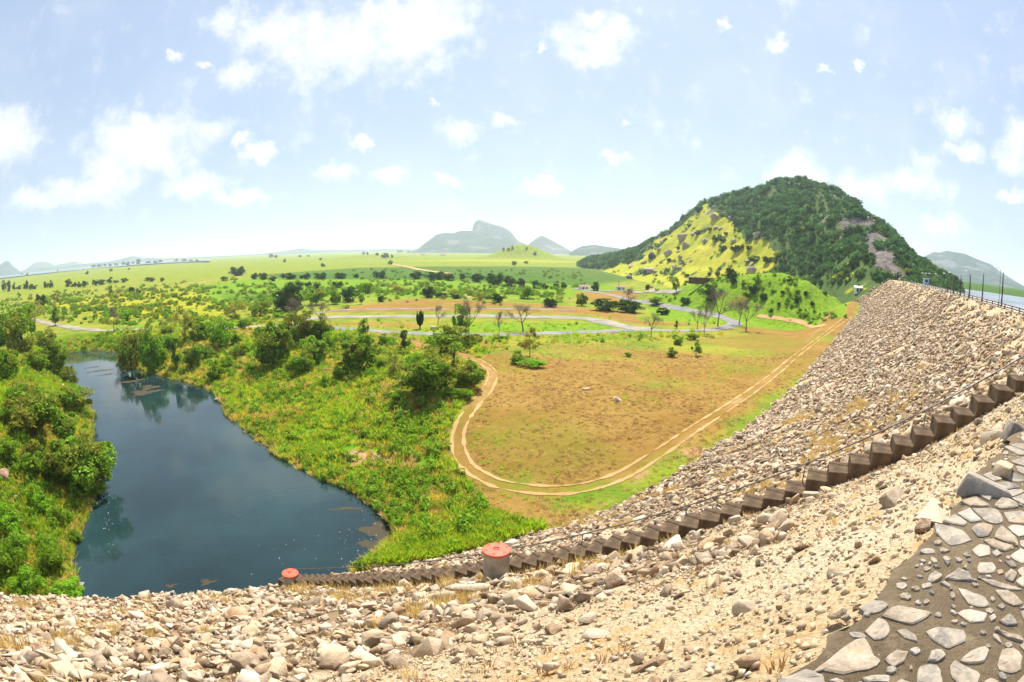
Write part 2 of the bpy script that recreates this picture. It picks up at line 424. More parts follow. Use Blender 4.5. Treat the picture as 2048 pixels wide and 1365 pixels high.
M['leaf_hill_light'] = leaf_mat('leaf_hill_light', (.06, .15, .035), (.17, .29, .07), .3, .4)
M['grass_lush'] = leaf_mat('grass_lush', (.17, .33, .012), (.42, .54, .03), .42)
M['grass_yellow'] = leaf_mat('grass_yellow', (.40, .36, .02), (.66, .54, .07), .4)
M['grass_dry'] = leaf_mat('grass_dry', (.42, .25, .06), (.72, .52, .20), .3)
M['grass_brown'] = leaf_mat('grass_brown', (.20, .11, .05), (.42, .25, .11), .2)
M['bark'] = simple_mat('bark', (.17, .12, .08), .35, 6)
M['bark_pale'] = simple_mat('bark_pale', (.34, .27, .20), .3, 6)
M['concrete_dark'] = simple_mat('concrete_dark', (.125, .083, .05), .4, 1.6, .95, .15, .5, .02)
M['concrete'] = simple_mat('concrete', (.36, .31, .24), .25, 1.5, .95, .15, .4, .02)
M['red_paint'] = simple_mat('red_paint', (.72, .105, .05), .12, 2.5, .55, .35, .15, .005)
M['red_dark'] = simple_mat('red_dark', (.35, .03, .02), .1, 2.5, .55, .35, .1, .005)
M['rail_metal'] = simple_mat('rail_metal', (.20, .17, .15), .3, 6, .5, .5, .2, .004, .5)
M['dark_metal'] = simple_mat('dark_metal', (.05, .04, .04), .3, 4, .6, .4, .2, .004)
M['white_wall'] = simple_mat('white_wall', (.78, .77, .74), .08, 1, .8, .2, .1, .01)
M['blue_wall'] = simple_mat('blue_wall', (.30, .45, .60), .1, 1, .8, .2, .1, .01)
M['roof_tile'] = simple_mat('roof_tile', (.35, .2, .13), .25, 2)
M['lamp_white'] = simple_mat('lamp_white', (.85, .85, .85), .03, 2, .4, .4, .05, .002)
M['dark_gap'] = simple_mat('dark_gap', (.03, .03, .03), .2, 2)
M['dry_soil'] = simple_mat('dry_soil', (.62, .40, .20), .25, 2.2, .95, .1, .6, .06)
M['white_paint'] = simple_mat('white_paint', (.85, .82, .76), .1, 3)

def rock_mat(name, stops, scale=2.5, contrast=1.0, bd=.05):
    m, T = new_mat(name); P = T.n('ShaderNodeTexCoord').outputs['Object']; oi = T.n('ShaderNodeObjectInfo')
    off = T.vmath('ADD', P, T.vmath('SCALE', oi.outputs['Location'])); 
    off.node.inputs[1].links[0].from_node.inputs['Scale'].default_value = 3.7
    base = T.ramp(oi.outputs['Random'], stops)
    n1 = T.noise(off, scale, 8, .65, .6); n2 = T.noise(off, scale*6, 6, .7)
    wv = T.noise(off, scale*1.7, 5, .6, 2.5)
    c = T.mix(T.mapr(n1, .38, .68), base, T.mix(.45, base, (.56, .46, .34)))
    c = T.mix(T.math('MULTIPLY', T.mapr(wv, .52, .68), .4*contrast), c, (.48, .43, .37))
    c = T.mix(T.math('MULTIPLY', T.mapr(n2, .54, .72), .55*contrast), c, (.10, .06, .035))
    c = T.mix(T.math('MULTIPLY', T.mapr(T.noise(off, scale*.5, 3), .56, .72), .4*contrast), c, (.42, .23, .09))
    h = T.math('ADD', n1, T.math('MULTIPLY', n2, .5))
    T.out(prin(T, c, .92, .2, bump(T, h, .8, bd))); return m
ROCK_STOPS = [(0, (.46, .325, .18)), (.14, (.57, .44, .28)), (.28, (.36, .215, .105)), (.40, (.52, .42, .30)), (.54, (.33, .25, .165)), (.64, (.16, .085, .042)), (.74, (.44, .285, .14)), (.84, (.21, .155, .105)), (.92, (.56, .45, .31)), (1, (.64, .54, .41))]
M['rock'] = rock_mat('rock', ROCK_STOPS)
M['pebble'] = rock_mat('pebble', [(0, (.50, .38, .22)), (.4, (.56, .46, .30)), (.6, (.40, .28, .15)), (.8, (.50, .44, .36)), (.92, (.30, .19, .10)), (1, (.60, .52, .40))], 3.0, .5, .004)
M['rock_grey'] = rock_mat('rock_grey', [(0, (.20, .165, .13)), (.5, (.26, .23, .20)), (1, (.15, .12, .10))], 2.0)
M['boulder'] = rock_mat('boulder', [(0, (.24, .19, .16)), (.5, (.32, .26, .21)), (1, (.20, .17, .15))], .35)
M['pave_stone'] = rock_mat('pave_stone', [(0, (.21, .18, .14)), (.3, (.29, .25, .20)), (.6, (.15, .135, .115)), (.8, (.26, .20, .14)), (1, (.36, .325, .28))], 3.5, .9, .012)
M['rock_red'] = rock_mat('rock_red', [(0, (.22, .10, .06)), (1, (.30, .17, .11))], 1.5)

def terrain_mat():
    m, T = new_mat('ground')
    a = T.n('ShaderNodeAttribute', attribute_name='cover'); a2 = T.n('ShaderNodeAttribute', attribute_name='cover2')
    sp = T.n('ShaderNodeSeparateColor'); T.set(sp, 0, a.outputs['Color'])
    sp2 = T.n('ShaderNodeSeparateColor'); T.set(sp2, 0, a2.outputs['Color'])
    P = geo_pos(T)
    n0 = T.noise(P, .02, 6, .6); n1 = T.noise(P, .11, 6, .6); n2 = T.noise(P, .6, 5, .65); n3 = T.noise(P, 3.0, 4, .7)
    def j(mask, amt=.55):   # ragged edges for a painted cover mask
        e = T.math('ADD', mask, T.math('MULTIPLY', T.math('SUBTRACT', T.math('ADD', T.math('MULTIPLY', n1, .6), T.math('MULTIPLY', n2, .4)), .5), amt*2))
        return T.mapr(e, .3, .72)
    mead = T.mix(T.mapr(n1, .35, .65), (.20, .32, .03), (.42, .43, .045))
    mead = T.mix(T.math('MULTIPLY', T.mapr(n2, .5, .7), .5), mead, (.10, .22, .02))
    mead = T.mix(T.math('MULTIPLY', T.mapr(n0, .5, .62), .55), mead, (.46, .36, .07))
    lush = T.mix(T.mapr(n2, .38, .62), (.13, .33, .015), (.32, .45, .025))
    dry = T.mix(T.mapr(n1, .34, .62), (.37, .215, .050), (.455, .285, .077))
    dry = T.mix(T.math('MULTIPLY', T.mapr(n2, .46, .68), .6), dry, (.27, .17, .03))
    dry = T.mix(T.math('MULTIPLY', T.mapr(n0, .5, .62), .7), dry, (.30, .27, .035))
    dry = T.mix(T.math('MULTIPLY', T.mapr(n3, .58, .75), .35), dry, (.66, .46, .20))
    dark = T.mix(T.mapr(n2, .4, .65), (.055, .14, .022), (.12, .24, .03))  # dark greenery, also the painted cloud shadow on the plain
    soil = T.mix(T.mapr(n2, .3, .7), (.50, .31, .12), (.64, .45, .24))
    yel = T.mix(T.mapr(n1, .35, .65), (.40, .42, .02), (.60, .54, .03))
    mud = T.mix(n2, (.07, .055, .025), (.16, .11, .04))
    c = T.mix(j(sp2.outputs[0]), mead, yel)
    c = T.mix(j(sp.outputs[1]), c, lush)
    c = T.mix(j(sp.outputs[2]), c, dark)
    c = T.mix(j(sp.outputs[0]), c, dry)
    c = T.mix(j(sp2.outputs[2], .7), c, soil)
    c = T.mix(sp2.outputs[1], c, mud)
    c = T.mix(T.math('MULTIPLY', T.mapr(n3, .35, .7), .30), c, T.mix(.5, c, (.05, .06, .01)))
    c = T.mix(1.0, c, (.66, .63, .62), 'MULTIPLY')
    h = T.math('ADD', T.math('MULTIPLY', n2, 1.0), T.math('MULTIPLY', n3, .4))
    T.out(prin(T, c, 1.0, .05, bump(T, h, .55, .5)))
    return m
M['ground'] = terrain_mat()
def dam_mat():
    m, T = new_mat('dam_gravel'); P = geo_pos(T)
    n1 = T.noise(P, .25, 6, .6); n2 = T.noise(P, 2.2, 6, .7); n3 = T.noise(P, 14, 5, .75); n4 = T.noise(P, .9, 5, .6)
    vo = T.n('ShaderNodeTexVoronoi'); T.set(vo, 'Vector', P); vo.inputs['Scale'].default_value = 9
    c = T.mix(T.mapr(n1, .35, .65), (.47, .345, .20), (.53, .43, .29))
    c = T.mix(T.math('MULTIPLY', T.mapr(n4, .52, .68), .65), c, (.48, .27, .08))
    c = T.mix(T.math('MULTIPLY', T.mapr(n2, .52, .72), .55), c, (.36, .22, .10))
    c = T.mix(T.math('MULTIPLY', T.mapr(n3, .55, .72), .75), c, (.20, .105, .045))
    c = T.mix(T.math('MULTIPLY', T.mapr(vo.outputs['Distance'], .28, .08), .6), c, (.58, .48, .34))
    st = T.n('ShaderNodeAttribute', attribute_name='stony').outputs['Fac']
    c = T.mix(T.math('MULTIPLY', T.mapr(T.math('ADD', st, T.math('MULTIPLY', T.math('SUBTRACT', n2, .5), .6)), .35, .75), .8), c, T.mix(n2, (.13, .08, .045), (.30, .19, .10)))
    h = T.math('SUBTRACT', T.math('ADD', n2, T.math('MULTIPLY', n3, .6)), T.math('MULTIPLY', vo.outputs['Distance'], .9))
    T.out(prin(T, c, .97, .1, bump(T, h, .9, .12))); return m
M['dam_gravel'] = dam_mat()
def mortar_mat():
    m, T = new_mat('mortar'); P = geo_pos(T)
    n1 = T.noise(P, .8, 5, .6); n2 = T.noise(P, 9, 6, .75); n3 = T.noise(P, 40, 4, .8)
    c = T.mix(T.mapr(n1, .3, .7), (.19, .14, .085), (.28, .21, .13))
    c = T.mix(T.math('MULTIPLY', T.mapr(n2, .5, .7), .6), c, (.10, .07, .042))
    c = T.mix(T.math('MULTIPLY', T.mapr(n3, .56, .7), .6), c, (.36, .27, .16))
    c = T.mix(T.math('MULTIPLY', T.mapr(T.noise(P, 1.9, 6, .7), .52, .66), .7), c, (.40, .30, .18))
    T.out(prin(T, c, .97, .1, bump(T, T.math('ADD', n2, n3), 1.0, .06))); return m
M['mortar'] = mortar_mat()
def road_mat(name, ca, cb, crack=.4):
    m, T = new_mat(name); P = geo_pos(T)
    n1 = T.noise(P, .15, 5, .6); n2 = T.noise(P, 1.6, 6, .7); n3 = T.noise(P, .5, 5, .7)
    c = T.mix(T.mapr(n1, .35, .65), ca, cb)
    c = T.mix(T.math('MULTIPLY', T.mapr(n2, .54, .7), crack), c, tuple(x*.5 for x in ca))
    c = T.mix(T.math('MULTIPLY', T.mapr(n3, .55, .7), crack*.8), c, (.34, .30, .08))
    T.out(prin(T, c, .95, .15, bump(T, n2, .5, .05))); return m
M['road'] = road_mat('road', (.17, .17, .17), (.25, .235, .21), .4)
M['stone_road'] = road_mat('stone_road', (.20, .18, .145), (.32, .28, .225), .55)
M['dirt'] = road_mat('dirt', (.40, .235, .09), (.47, .30, .13), .5)
M['crest_road'] = road_mat('crest_road', (.30, .27, .24), (.40, .35, .29), .3)
def water_mat(name, col, bscale=.25, bstr=.05, rough=.035):
    m, T = new_mat(name); P = geo_pos(T)
    n1 = T.noise(P, bscale, 3, .5); n2 = T.noise(P, bscale*9, 3, .5)
    n0 = T.noise(P, .04, 4, .55)
    c = T.mix(T.mapr(n0, .35, .65), tuple(x*.7 for x in col), tuple(x*1.35 for x in col))
    T.out(prin(T, c, rough, .5, bump(T, T.math('ADD', n1, T.math('MULTIPLY', n2, .3)), bstr, .4), IOR=1.33)); return m
M['water'] = water_mat('water', (.013, .032, .034))
M['lake_water'] = water_mat('lake_water', (.15, .18, .20), .05, .3, .35)

# ------------------------------------------------------------------ ground sheet
AZ = np.radians(np.concatenate([np.linspace(-110, -64, 60, endpoint=False), np.linspace(-64, 64, 560), np.linspace(64.8, 110, 60)]))
RR = np.concatenate([np.linspace(14, 34, 12, endpoint=False), np.geomspace(34, 340, 330, endpoint=False), np.geomspace(340, 26000, 170)])
gx = np.sin(AZ)[:, None]*RR[None]; gy = np.cos(AZ)[:, None]*RR[None]
gz = ground_z(gx, gy)
V_ = np.stack([gx, gy, gz], -1).reshape(-1, 3)
ground = mesh_obj('ground', V_, grid_faces(len(AZ), len(RR)), M['ground'], smooth=True)
ground['kind'] = 'structure'
def soft(poly_px, z, w):
    p = [plane_pt(x, y, z) for x, y in poly_px]
    return 1-sm(-w, w, sdf(p, V_[:, 0], V_[:, 1]))
def blob(px, py, z, rx, ry):
    c = plane_pt(px, py, z); r = math.hypot(*c); ur = (c[0]/r, c[1]/r)
    dx = V_[:, 0]-c[0]; dy = V_[:, 1]-c[1]
    u = dx*ur[1]-dy*ur[0]; w = dx*ur[0]+dy*ur[1]
    return np.exp(-((u/rx)**2+(w/ry)**2))
FIELD = [(948, 716), (1000, 700), (1100, 690), (1250, 684), (1500, 672), (1472, 655), (1520, 632), (1600, 643), (1692, 656), (1720, 640), (1700, 680), (1640, 740), (1560, 810), (1470, 890), (1380, 940), (1290, 990), (1190, 1012), (1070, 996), (965, 968), (928, 930), (902, 880), (918, 830), (955, 785), (975, 745)]
TERR = [(620, 628), (720, 612), (830, 599), (950, 604), (1120, 613), (1230, 624), (1330, 618), (1420, 640), (1440, 655), (1300, 656), (1240, 648), (1180, 634), (980, 629), (760, 628)]
Rv = np.hypot(V_[:, 0], V_[:, 1]); Av = np.degrees(np.arctan2(V_[:, 0], V_[:, 1]))
pd = sdf(POND, V_[:, 0], V_[:, 1])
dryw = soft(FIELD, 5.5, 2.5)
dryw = np.maximum(dryw, .78*soft(TERR, 5.0, 4)); dryw = np.maximum(dryw, .75*soft([(680, 667), (780, 690), (930, 722), (990, 700), (1000, 682), (880, 678), (760, 669)], 5.4, 3))
dryw = np.maximum(dryw, .8*soft([(1140, 586), (1180, 610), (1240, 612), (1330, 600), (1350, 588), (1240, 583)], 4.5, 5))
dryw = np.maximum(dryw, .55*soft([(600, 655), (640, 645), (860, 645), (840, 662), (700, 655)], 5.2, 3))
for (x, y, rx, ry, k) in [(300, 532, 500, 260, .5), (900, 512, 700, 300, .38), (560, 520, 400, 200, .45), (120, 552, 260, 160, .5), (745, 515, 170, 80, .75), (690, 870, 5, 5, .4), (940, 960, 9, 6, .5), (850, 905, 8, 4, .55), (620, 840, 4, 5, .45), (420, 690, 8, 8, .4), (150, 560, 120, 90, .4), (330, 548, 130, 50, .45), (60, 620, 40, 30, .4), (990, 1040, 5, 5, .5), (1060, 590, 16, 12, .7), (480, 665, 12, 10, .35)]:
    dryw = np.maximum(dryw, k*blob(x, y, 4.5, rx, ry))
for (x, y, rx, ry, k) in [(1330, 770, 16, 10, .45), (1460, 705, 18, 10, .5), (1250, 694, 45, 9, .55), (1450, 682, 30, 9, .5), (1110, 712, 16, 7, .4), (1000, 860, 7, 12, .35), (1250, 720, 22, 6, .45), (1480, 740, 11, 9, .4), (1120, 1020, 12, 5, .8), (1330, 985, 9, 4, .7), (1400, 920, 6, 4, .5), (1180, 950, 8, 3, .3), (1050, 925, 6, 4, .3), (1650, 700, 6, 8, .5), (1365, 690, 12, 6, .8), (1060, 700, 10, 5, .6)]:
    dryw = dryw*(1-k*blob(x, y, 5.5, rx, ry))
_kn = sm(12, 14, Av)*(1-sm(34.2, 35.6, Av))*sm(198, 212, Rv)*(1-sm(330, 360, Rv))
dryw = dryw*(1-.95*_kn)
lush = .75*(1-sm(14, 42, pd))*(Av > -40)*(pd > 0)+.2
lush = np.maximum(lush, .85*soft([(900, 645), (1240, 650), (1225, 662), (1050, 667), (900, 664)], 5.3, 4))
lush = np.maximum(lush, .85*soft([(640, 545), (1150, 548), (1300, 590), (1100, 600), (700, 600), (420, 610), (380, 570)], 4.5, 20)*1.0)
lush = np.maximum(lush, .9*blob(160, 680, 4.5, 40, 12)); lush = np.maximum(lush, .75*sm(13, 15, Av)*(1-sm(34, 35.5, Av))*sm(195, 215, Rv)*(1-sm(300, 330, Rv)))
lush = np.maximum(lush, .42*sm(500, 800, Rv))
for (x, y, rx, ry, k) in [(1120, 1020, 14, 6, .8), (1330, 985, 10, 5, .7), (880, 1050, 12, 6, .9), (1050, 1050, 10, 4, .7)]: lush = np.maximum(lush, k*blob(x, y, 4, rx, ry))
darkw = .62*soft([(700, 535), (1000, 533), (1180, 535), (1300, 560), (1180, 575), (900, 562), (560, 560), (480, 550)], 4.5, 25)  # band across the plain: cloud shadow painted into the ground colour
darkw = np.maximum(darkw, .5*soft([(430, 585), (560, 580), (620, 610), (520, 625), (430, 610)], 4.5, 12))
darkw = np.maximum(darkw, .38*(Av < -35)*(Rv < 220)*(pd > 0)*(pd < 60))
darkw = np.maximum(darkw, .75*sm(44, 46, Av)*sm(500, 600, Rv))
yelw = .75*(1-sm(-6, -1, pd-8))*(pd > 0)*.3+.55*soft([(60, 612), (330, 575), (560, 600), (450, 650), (200, 645)], 4.5, 15)
yelw = np.maximum(yelw, .8*blob(1000, 522, 4.5, 330, 160)); yelw = np.maximum(yelw, .8*blob(1640, 630, 8, 30, 16)); yelw = np.maximum(yelw, .7*blob(60, 830, 6, 14, 14))
soil = np.zeros(len(V_))
for (x, y, rx, ry, k) in [(700, 872, 3.6, 3.0, 1.2), (727, 884, 4.2, 3.2, 1.5), (660, 760, 3, 3, .6), (1190, 868, 2, 1, .0), (400, 562, 26, 9, .9), (330, 566, 22, 8, .8), (205, 583, 14, 8, .9), (155, 588, 14, 6, .9), (600, 528, 90, 14, .7), (260, 536, 120, 20, .7), (840, 600, 9, 5, .5), (1390, 905, 2.5, 2.2, 1.0), (1162, 573, 12, 10, 1.0), (1340, 575, 30, 5, .6), (940, 595, 6, 16, .8)]:
    soil = np.maximum(soil, k*blob(x, y, 4.5, rx, ry))
_tk = np.array([plane_pt(x, y, 5.4) for x, y in [(745, 663), (800, 680), (850, 693), (930, 713), (966, 727), (985, 748), (975, 778), (947, 812), (926, 842), (916, 872), (919, 905), (937, 935), (977, 960), (1030, 975), (1100, 981), (1170, 975), (1240, 953), (1300, 918), (1370, 871), (1450, 819), (1530, 764), (1600, 706), (1660, 661)]])
_td = np.full(len(V_), 1e9)
for i in range(len(_tk)-1):
    ex, ey = _tk[i+1]-_tk[i]; t_ = np.clip(((V_[:, 0]-_tk[i][0])*ex+(V_[:, 1]-_tk[i][1])*ey)/(ex*ex+ey*ey), 0, 1); _td = np.minimum(_td, np.hypot(V_[:, 0]-_tk[i][0]-ex*t_, V_[:, 1]-_tk[i][1]-ey*t_))
soil = np.maximum(soil, .42*np.exp(-(_td/1.3)**2)); lush = lush*(1-.7*np.exp(-(_td/2.2)**2)); dryw = np.maximum(dryw, .8*np.exp(-(_td/2.0)**2))
mud = np.clip(1-pd/.9, 0, 1)*.9
_m = (Rv < 190) & (Av > -8) & (Av < 36); _S, _V = dam_sv(V_[_m, 0], V_[_m, 1]); _g = np.exp(-(np.maximum(_V-toe_v(_S), 0)/5.5)**2)*sm(24, 40, _S)*(1-sm(110, 150, _S)); dryw[_m] *= 1-.62*_g; lush[_m] = np.maximum(lush[_m], .5*_g)
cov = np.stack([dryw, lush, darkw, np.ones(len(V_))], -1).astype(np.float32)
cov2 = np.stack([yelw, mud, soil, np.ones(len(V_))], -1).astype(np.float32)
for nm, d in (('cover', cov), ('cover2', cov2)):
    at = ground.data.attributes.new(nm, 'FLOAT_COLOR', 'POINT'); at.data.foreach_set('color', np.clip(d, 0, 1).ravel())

# ------------------------------------------------------------------ pond, lakes
bb = [(min(p[0] for p in POND)-12, min(p[1] for p in POND)-8), (max(p[0] for p in POND)+10, max(p[1] for p in POND)+12)]
pond = mesh_obj('pond_water', [(bb[0][0], bb[0][1], .3), (bb[1][0], bb[0][1], .3), (bb[1][0], bb[1][1], .3), (bb[0][0], bb[1][1], .3)], [(0, 1, 2, 3)], M['water'])
pond['kind'] = 'structure'
def far_lake(name, pts_px, z):
    v = [(*plane_pt(x, y, z), z) for x, y in pts_px]
    o = mesh_obj(name, v, [tuple(range(len(v)))], M['lake_water']); o['kind'] = 'structure'
far_lake('far_lake', [(-60, 566), (0, 557), (80, 548), (160, 540), (300, 528), (420, 522), (420, 519), (300, 524), (160, 536.5), (80, 544.5), (0, 553), (-60, 561)], 9.0)
aa = np.radians(np.linspace(41.5, 105, 40))
rl = [(math.sin(a)*45*1.0, math.cos(a)*45*1.0) for a in aa]
res = [(math.sin(a)*620, math.cos(a)*620, 22.0) for a in aa]+[(100, -60, 22.0), (60, 25, 22.0), (120, 92, 22.0)]
o = mesh_obj('reservoir_water', res, [tuple(range(len(res)))], M['lake_water']); o['kind'] = 'structure'

# ------------------------------------------------------------------ big hill and far mountains
def hill_mat():
    m, T = new_mat('hill_ground'); P = geo_pos(T)
    a = T.n('ShaderNodeAttribute', attribute_name='grassy').outputs['Fac']
    rk = T.n('ShaderNodeAttribute', attribute_name='rocky').outputs['Fac']
    n1 = T.noise(P, .03, 6, .6); n2 = T.noise(P, .2, 6, .65); n3 = T.noise(P, .9, 5, .7)
    g = T.mix(T.mapr(n1, .35, .65), (.36, .385, .028), (.48, .43, .045))
    g = T.mix(T.math('MULTIPLY', T.mapr(n2, .5, .7), .6), g, (.26, .33, .025))
    g = T.mix(T.math('MULTIPLY', T.mapr(n3, .58, .75), .5), g, (.46, .28, .10))
    w = T.mix(n2, (.05, .10, .03), (.14, .19, .05))
    r = T.mix(T.mapr(n2, .35, .65), (.11, .10, .105), (.26, .215, .18)); r = T.mix(T.math('MULTIPLY', T.mapr(n3, .5, .7), .5), r, (.40, .30, .20))
    c = T.mix(T.mapr(T.math('ADD', a, T.math('MULTIPLY', T.math('SUBTRACT', n2, .5), .7)), .4, .6), w, g)
    c = T.mix(T.mapr(T.math('ADD', rk, T.math('MULTIPLY', T.math('SUBTRACT', n2, .5), 1.0)), .42, .6), c, r)
    T.out(prin(T, c, 1, .05, bump(T, T.math('ADD', n2, n3), .8, 2.0))); return m
M['hill_ground'] = hill_mat()
ha = np.radians(np.linspace(H_AZ[0], H_AZ[-1], 260)); ht = np.concatenate([np.linspace(-.06, 1, 110), np.linspace(1.015, 1.9, 30)])
hrf = np.interp(np.degrees(ha), H_AZ, H_RF); hrr = np.interp(np.degrees(ha), H_AZ, H_RR)
hr = hrf[:, None]+(hrr-hrf)[:, None]*ht[None]
hx = np.sin(ha)[:, None]*hr; hy = np.cos(ha)[:, None]*hr; hz = hill_z(hx, hy)
HV = np.stack([hx, hy, hz], -1).reshape(-1, 3)
hill = mesh_obj('hill', HV, grid_faces(len(ha), len(ht)), M['hill_ground'], smooth=True); hill['kind'] = 'structure'
# which parts of the hillside are grass and which bare rock (masks drawn where they stand on the slope)
def to_px(v):
    d = v-np.array([0, 0, CAMZ]); d = d/np.linalg.norm(d, axis=1, keepdims=True)
    x = d@R_; y = d@U_; z = d@F_; th = np.arccos(np.clip(z, -1, 1)); q = np.hypot(x, y)+1e-9; r = 2*FPX*np.sin(th/2)
    return 1024+r*x/q, 682.5-r*y/q
GRASSY = [(1200, 545), (1270, 520), (1330, 470), (1390, 432), (1412, 412), (1440, 425), (1470, 450), (1490, 475), (1530, 485), (1548, 505), (1565, 530), (1552, 545), (1500, 556), (1480, 575), (1560, 600), (1300, 600), (1150, 575), (1120, 540)]
GRASS2 = [(1670, 560), (1690, 535), (1720, 520), (1745, 540), (1765, 570), (1740, 590), (1680, 590)]
def hill_masks(v):
    x, y = to_px(v)
    g = 1-sm(-10, 10, sdf(GRASSY, x, y)); g = np.maximum(g, .40*(1-sm(-12, 12, sdf(GRASS2, x, y))))
    g = np.maximum(g, .8*(1-sm(-8, 8, sdf([(1745, 480), (1775, 480), (1800, 520), (1830, 560), (1810, 565), (1780, 520)], x, y)))*.6)
    g = np.clip(g+(fbm(v[:, 0]/26, v[:, 1]/26, 4)*1.7+fbm(v[:, 0]/9+5, v[:, 1]/9, 3)*1.2)*(g > .02), 0, 1)
    r = np.clip(sm(.10, .24, fbm(v[:, 0]/24+40, v[:, 1]/24, 4))*.85*sm(30, 60, v[:, 2])*sm(1560, 1700, x)+sm(.16, .28, fbm(v[:, 0]/30+40, v[:, 1]/30, 4))*.7*sm(60, 85, v[:, 2])*(x > 1380), 0, 1)
    for (cx, cy, rx, ry, k) in [(1715, 450, 44, 20, .95), (1748, 478, 26, 30, .9), (1770, 520, 28, 30, 1.0), (1680, 470, 16, 10, .6), (1700, 400, 22, 9, .6), (1745, 505, 22, 12, .9), (1785, 545, 22, 18, .9), (1800, 555, 20, 14, .8), (1660, 420, 22, 12, .6), (1640, 440, 14, 10, .5), (1690, 430, 20, 8, .6), (1440, 405, 14, 8, .6), (1515, 472, 16, 7, .8), (1500, 537, 14, 14, .7)]:
        r = np.maximum(r, k*np.exp(-((x-cx)/rx)**2-((y-cy)/ry)**2))
    return g, r
hg, hrk = hill_masks(HV)
for nm, d in (('grassy', hg), ('rocky', hrk)):
    at = hill.data.attributes.new(nm, 'FLOAT', 'POINT'); at.data.foreach_set('value', d.astype(np.float32))

def mountain_mat(name, ca, cb, rock):
    m, T = new_mat(name); P = geo_pos(T)
    n1 = T.noise(P, .004, 7, .62); n2 = T.noise(P, .018, 6, .65)
    c = T.mix(T.mapr(n2, .35, .65), ca, cb); c = T.mix(T.math('MULTIPLY', T.mapr(n1, .52, .64), .8), c, rock)
    T.out(prin(T, c, 1, .05, bump(T, T.math('ADD', n1, n2), 1, 40))); return m
M['mount'] = mountain_mat('mount', (.022, .042, .036), (.055, .078, .055), (.18, .165, .16))
M['mount_rock'] = mountain_mat('mount_rock', (.07, .075, .085), (.13, .13, .135), (.28, .26, .24))
def mountain(name, sky_px, r, depth, mat, zf=0.0, rough=.12, step=1.6, seed=0):
    pts = np.array([px_azel(x, y) for x, y in sky_px]); a0, a1 = pts[0, 0], pts[-1, 0]
    n = max(24, int((a1-a0)/math.radians(step/10))); a = np.linspace(a0, a1, n)
    el = np.interp(a, pts[:, 0], pts[:, 1]); zr = CAMZ+r*np.tan(el)
    t = np.concatenate([np.linspace(0, 1, 26), np.linspace(1.08, 2, 12)])
    up = np.clip(t, 0, 1)
    prof = np.where(t <= 1, .5*up+.5*up**1.8, np.clip(1-(t-1), 0, 1))
    rad = r-depth+depth*t
    X = np.sin(a)[:, None]*rad[None]; Y = np.cos(a)[:, None]*rad[None]
    Hh = np.maximum(zr-zf, 0)[:, None]
    nz = fbm(X/(depth*.35)+seed, Y/(depth*.35), 5)*Hh*rough*8*(prof*(1-prof))[None]
    Z = zf+Hh*prof[None]+nz
    o = mesh_obj(name, np.stack([X, Y, Z], -1).reshape(-1, 3), grid_faces(n, len(t)), mat, smooth=True); o['kind'] = 'structure'; return o
mountain('mountain', [(822, 503), (835, 498), (852, 485), (872, 470), (888, 466), (905, 467), (922, 462), (960, 462), (1010, 472), (1030, 480), (1045, 486), (1060, 492), (1075, 500)], 5200, 900, M['mount'])
mountain('mountain', [(930, 503), (940, 476), (944, 464), (948, 446), (956, 440), (966, 441), (985, 449), (1005, 454), (1018, 461), (1028, 472), (1036, 482), (1046, 488), (1060, 500)], 5500, 380, M['mount_rock'], seed=3)
mountain('mountain', [(1040, 503), (1058, 488), (1074, 476), (1084, 471), (1100, 479), (1120, 490), (1138, 500), (1146, 506)], 5000, 500, M['mount_rock'], seed=5)
mountain('mountain', [(1138, 506), (1150, 499), (1165, 492), (1190, 490), (1215, 494), (1260, 500), (1300, 512)], 4200, 600, M['mount'], seed=6)
mountain('far_hills', [(-60, 535), (-20, 535), (0, 530), (5, 526), (12, 522), (18, 523), (26, 532), (40, 543), (60, 548)], 8000, 900, M['mount'], seed=8)
mountain('far_hills', [(30, 548), (50, 540), (68, 526), (80, 524), (96, 525), (108, 531), (130, 527), (150, 523), (175, 530), (205, 532), (230, 530)], 11500, 1200, M['mount'], seed=9)
mountain('far_hills', [(20, 549), (60, 538), (100, 535), (140, 532), (180, 527), (215, 524), (240, 519), (265, 512), (290, 516), (330, 517), (380, 515), (430, 513), (470, 511), (520, 508), (555, 504), (580, 500), (605, 497), (630, 500), (680, 500), (740, 499), (790, 498), (840, 499), (880, 503)], 9000, 1000, M['mount'], seed=11)
mountain('mountain', [(1800, 560), (1825, 530), (1842, 516), (1860, 508), (1868, 504), (1878, 506), (1893, 502), (1912, 505), (1930, 508), (1950, 517), (1968, 524), (1982, 529), (2000, 543), (2020, 556), (2045, 571), (2100, 592)], 4300, 1100, M['mount'], zf=22, seed=13)
mountain('far_hills', [(1890, 572), (1930, 578), (1960, 580), (2000, 583), (2048, 590), (2120, 605), (2300, 650)], 760, 110, M['hill_ground'], zf=22, seed=14)

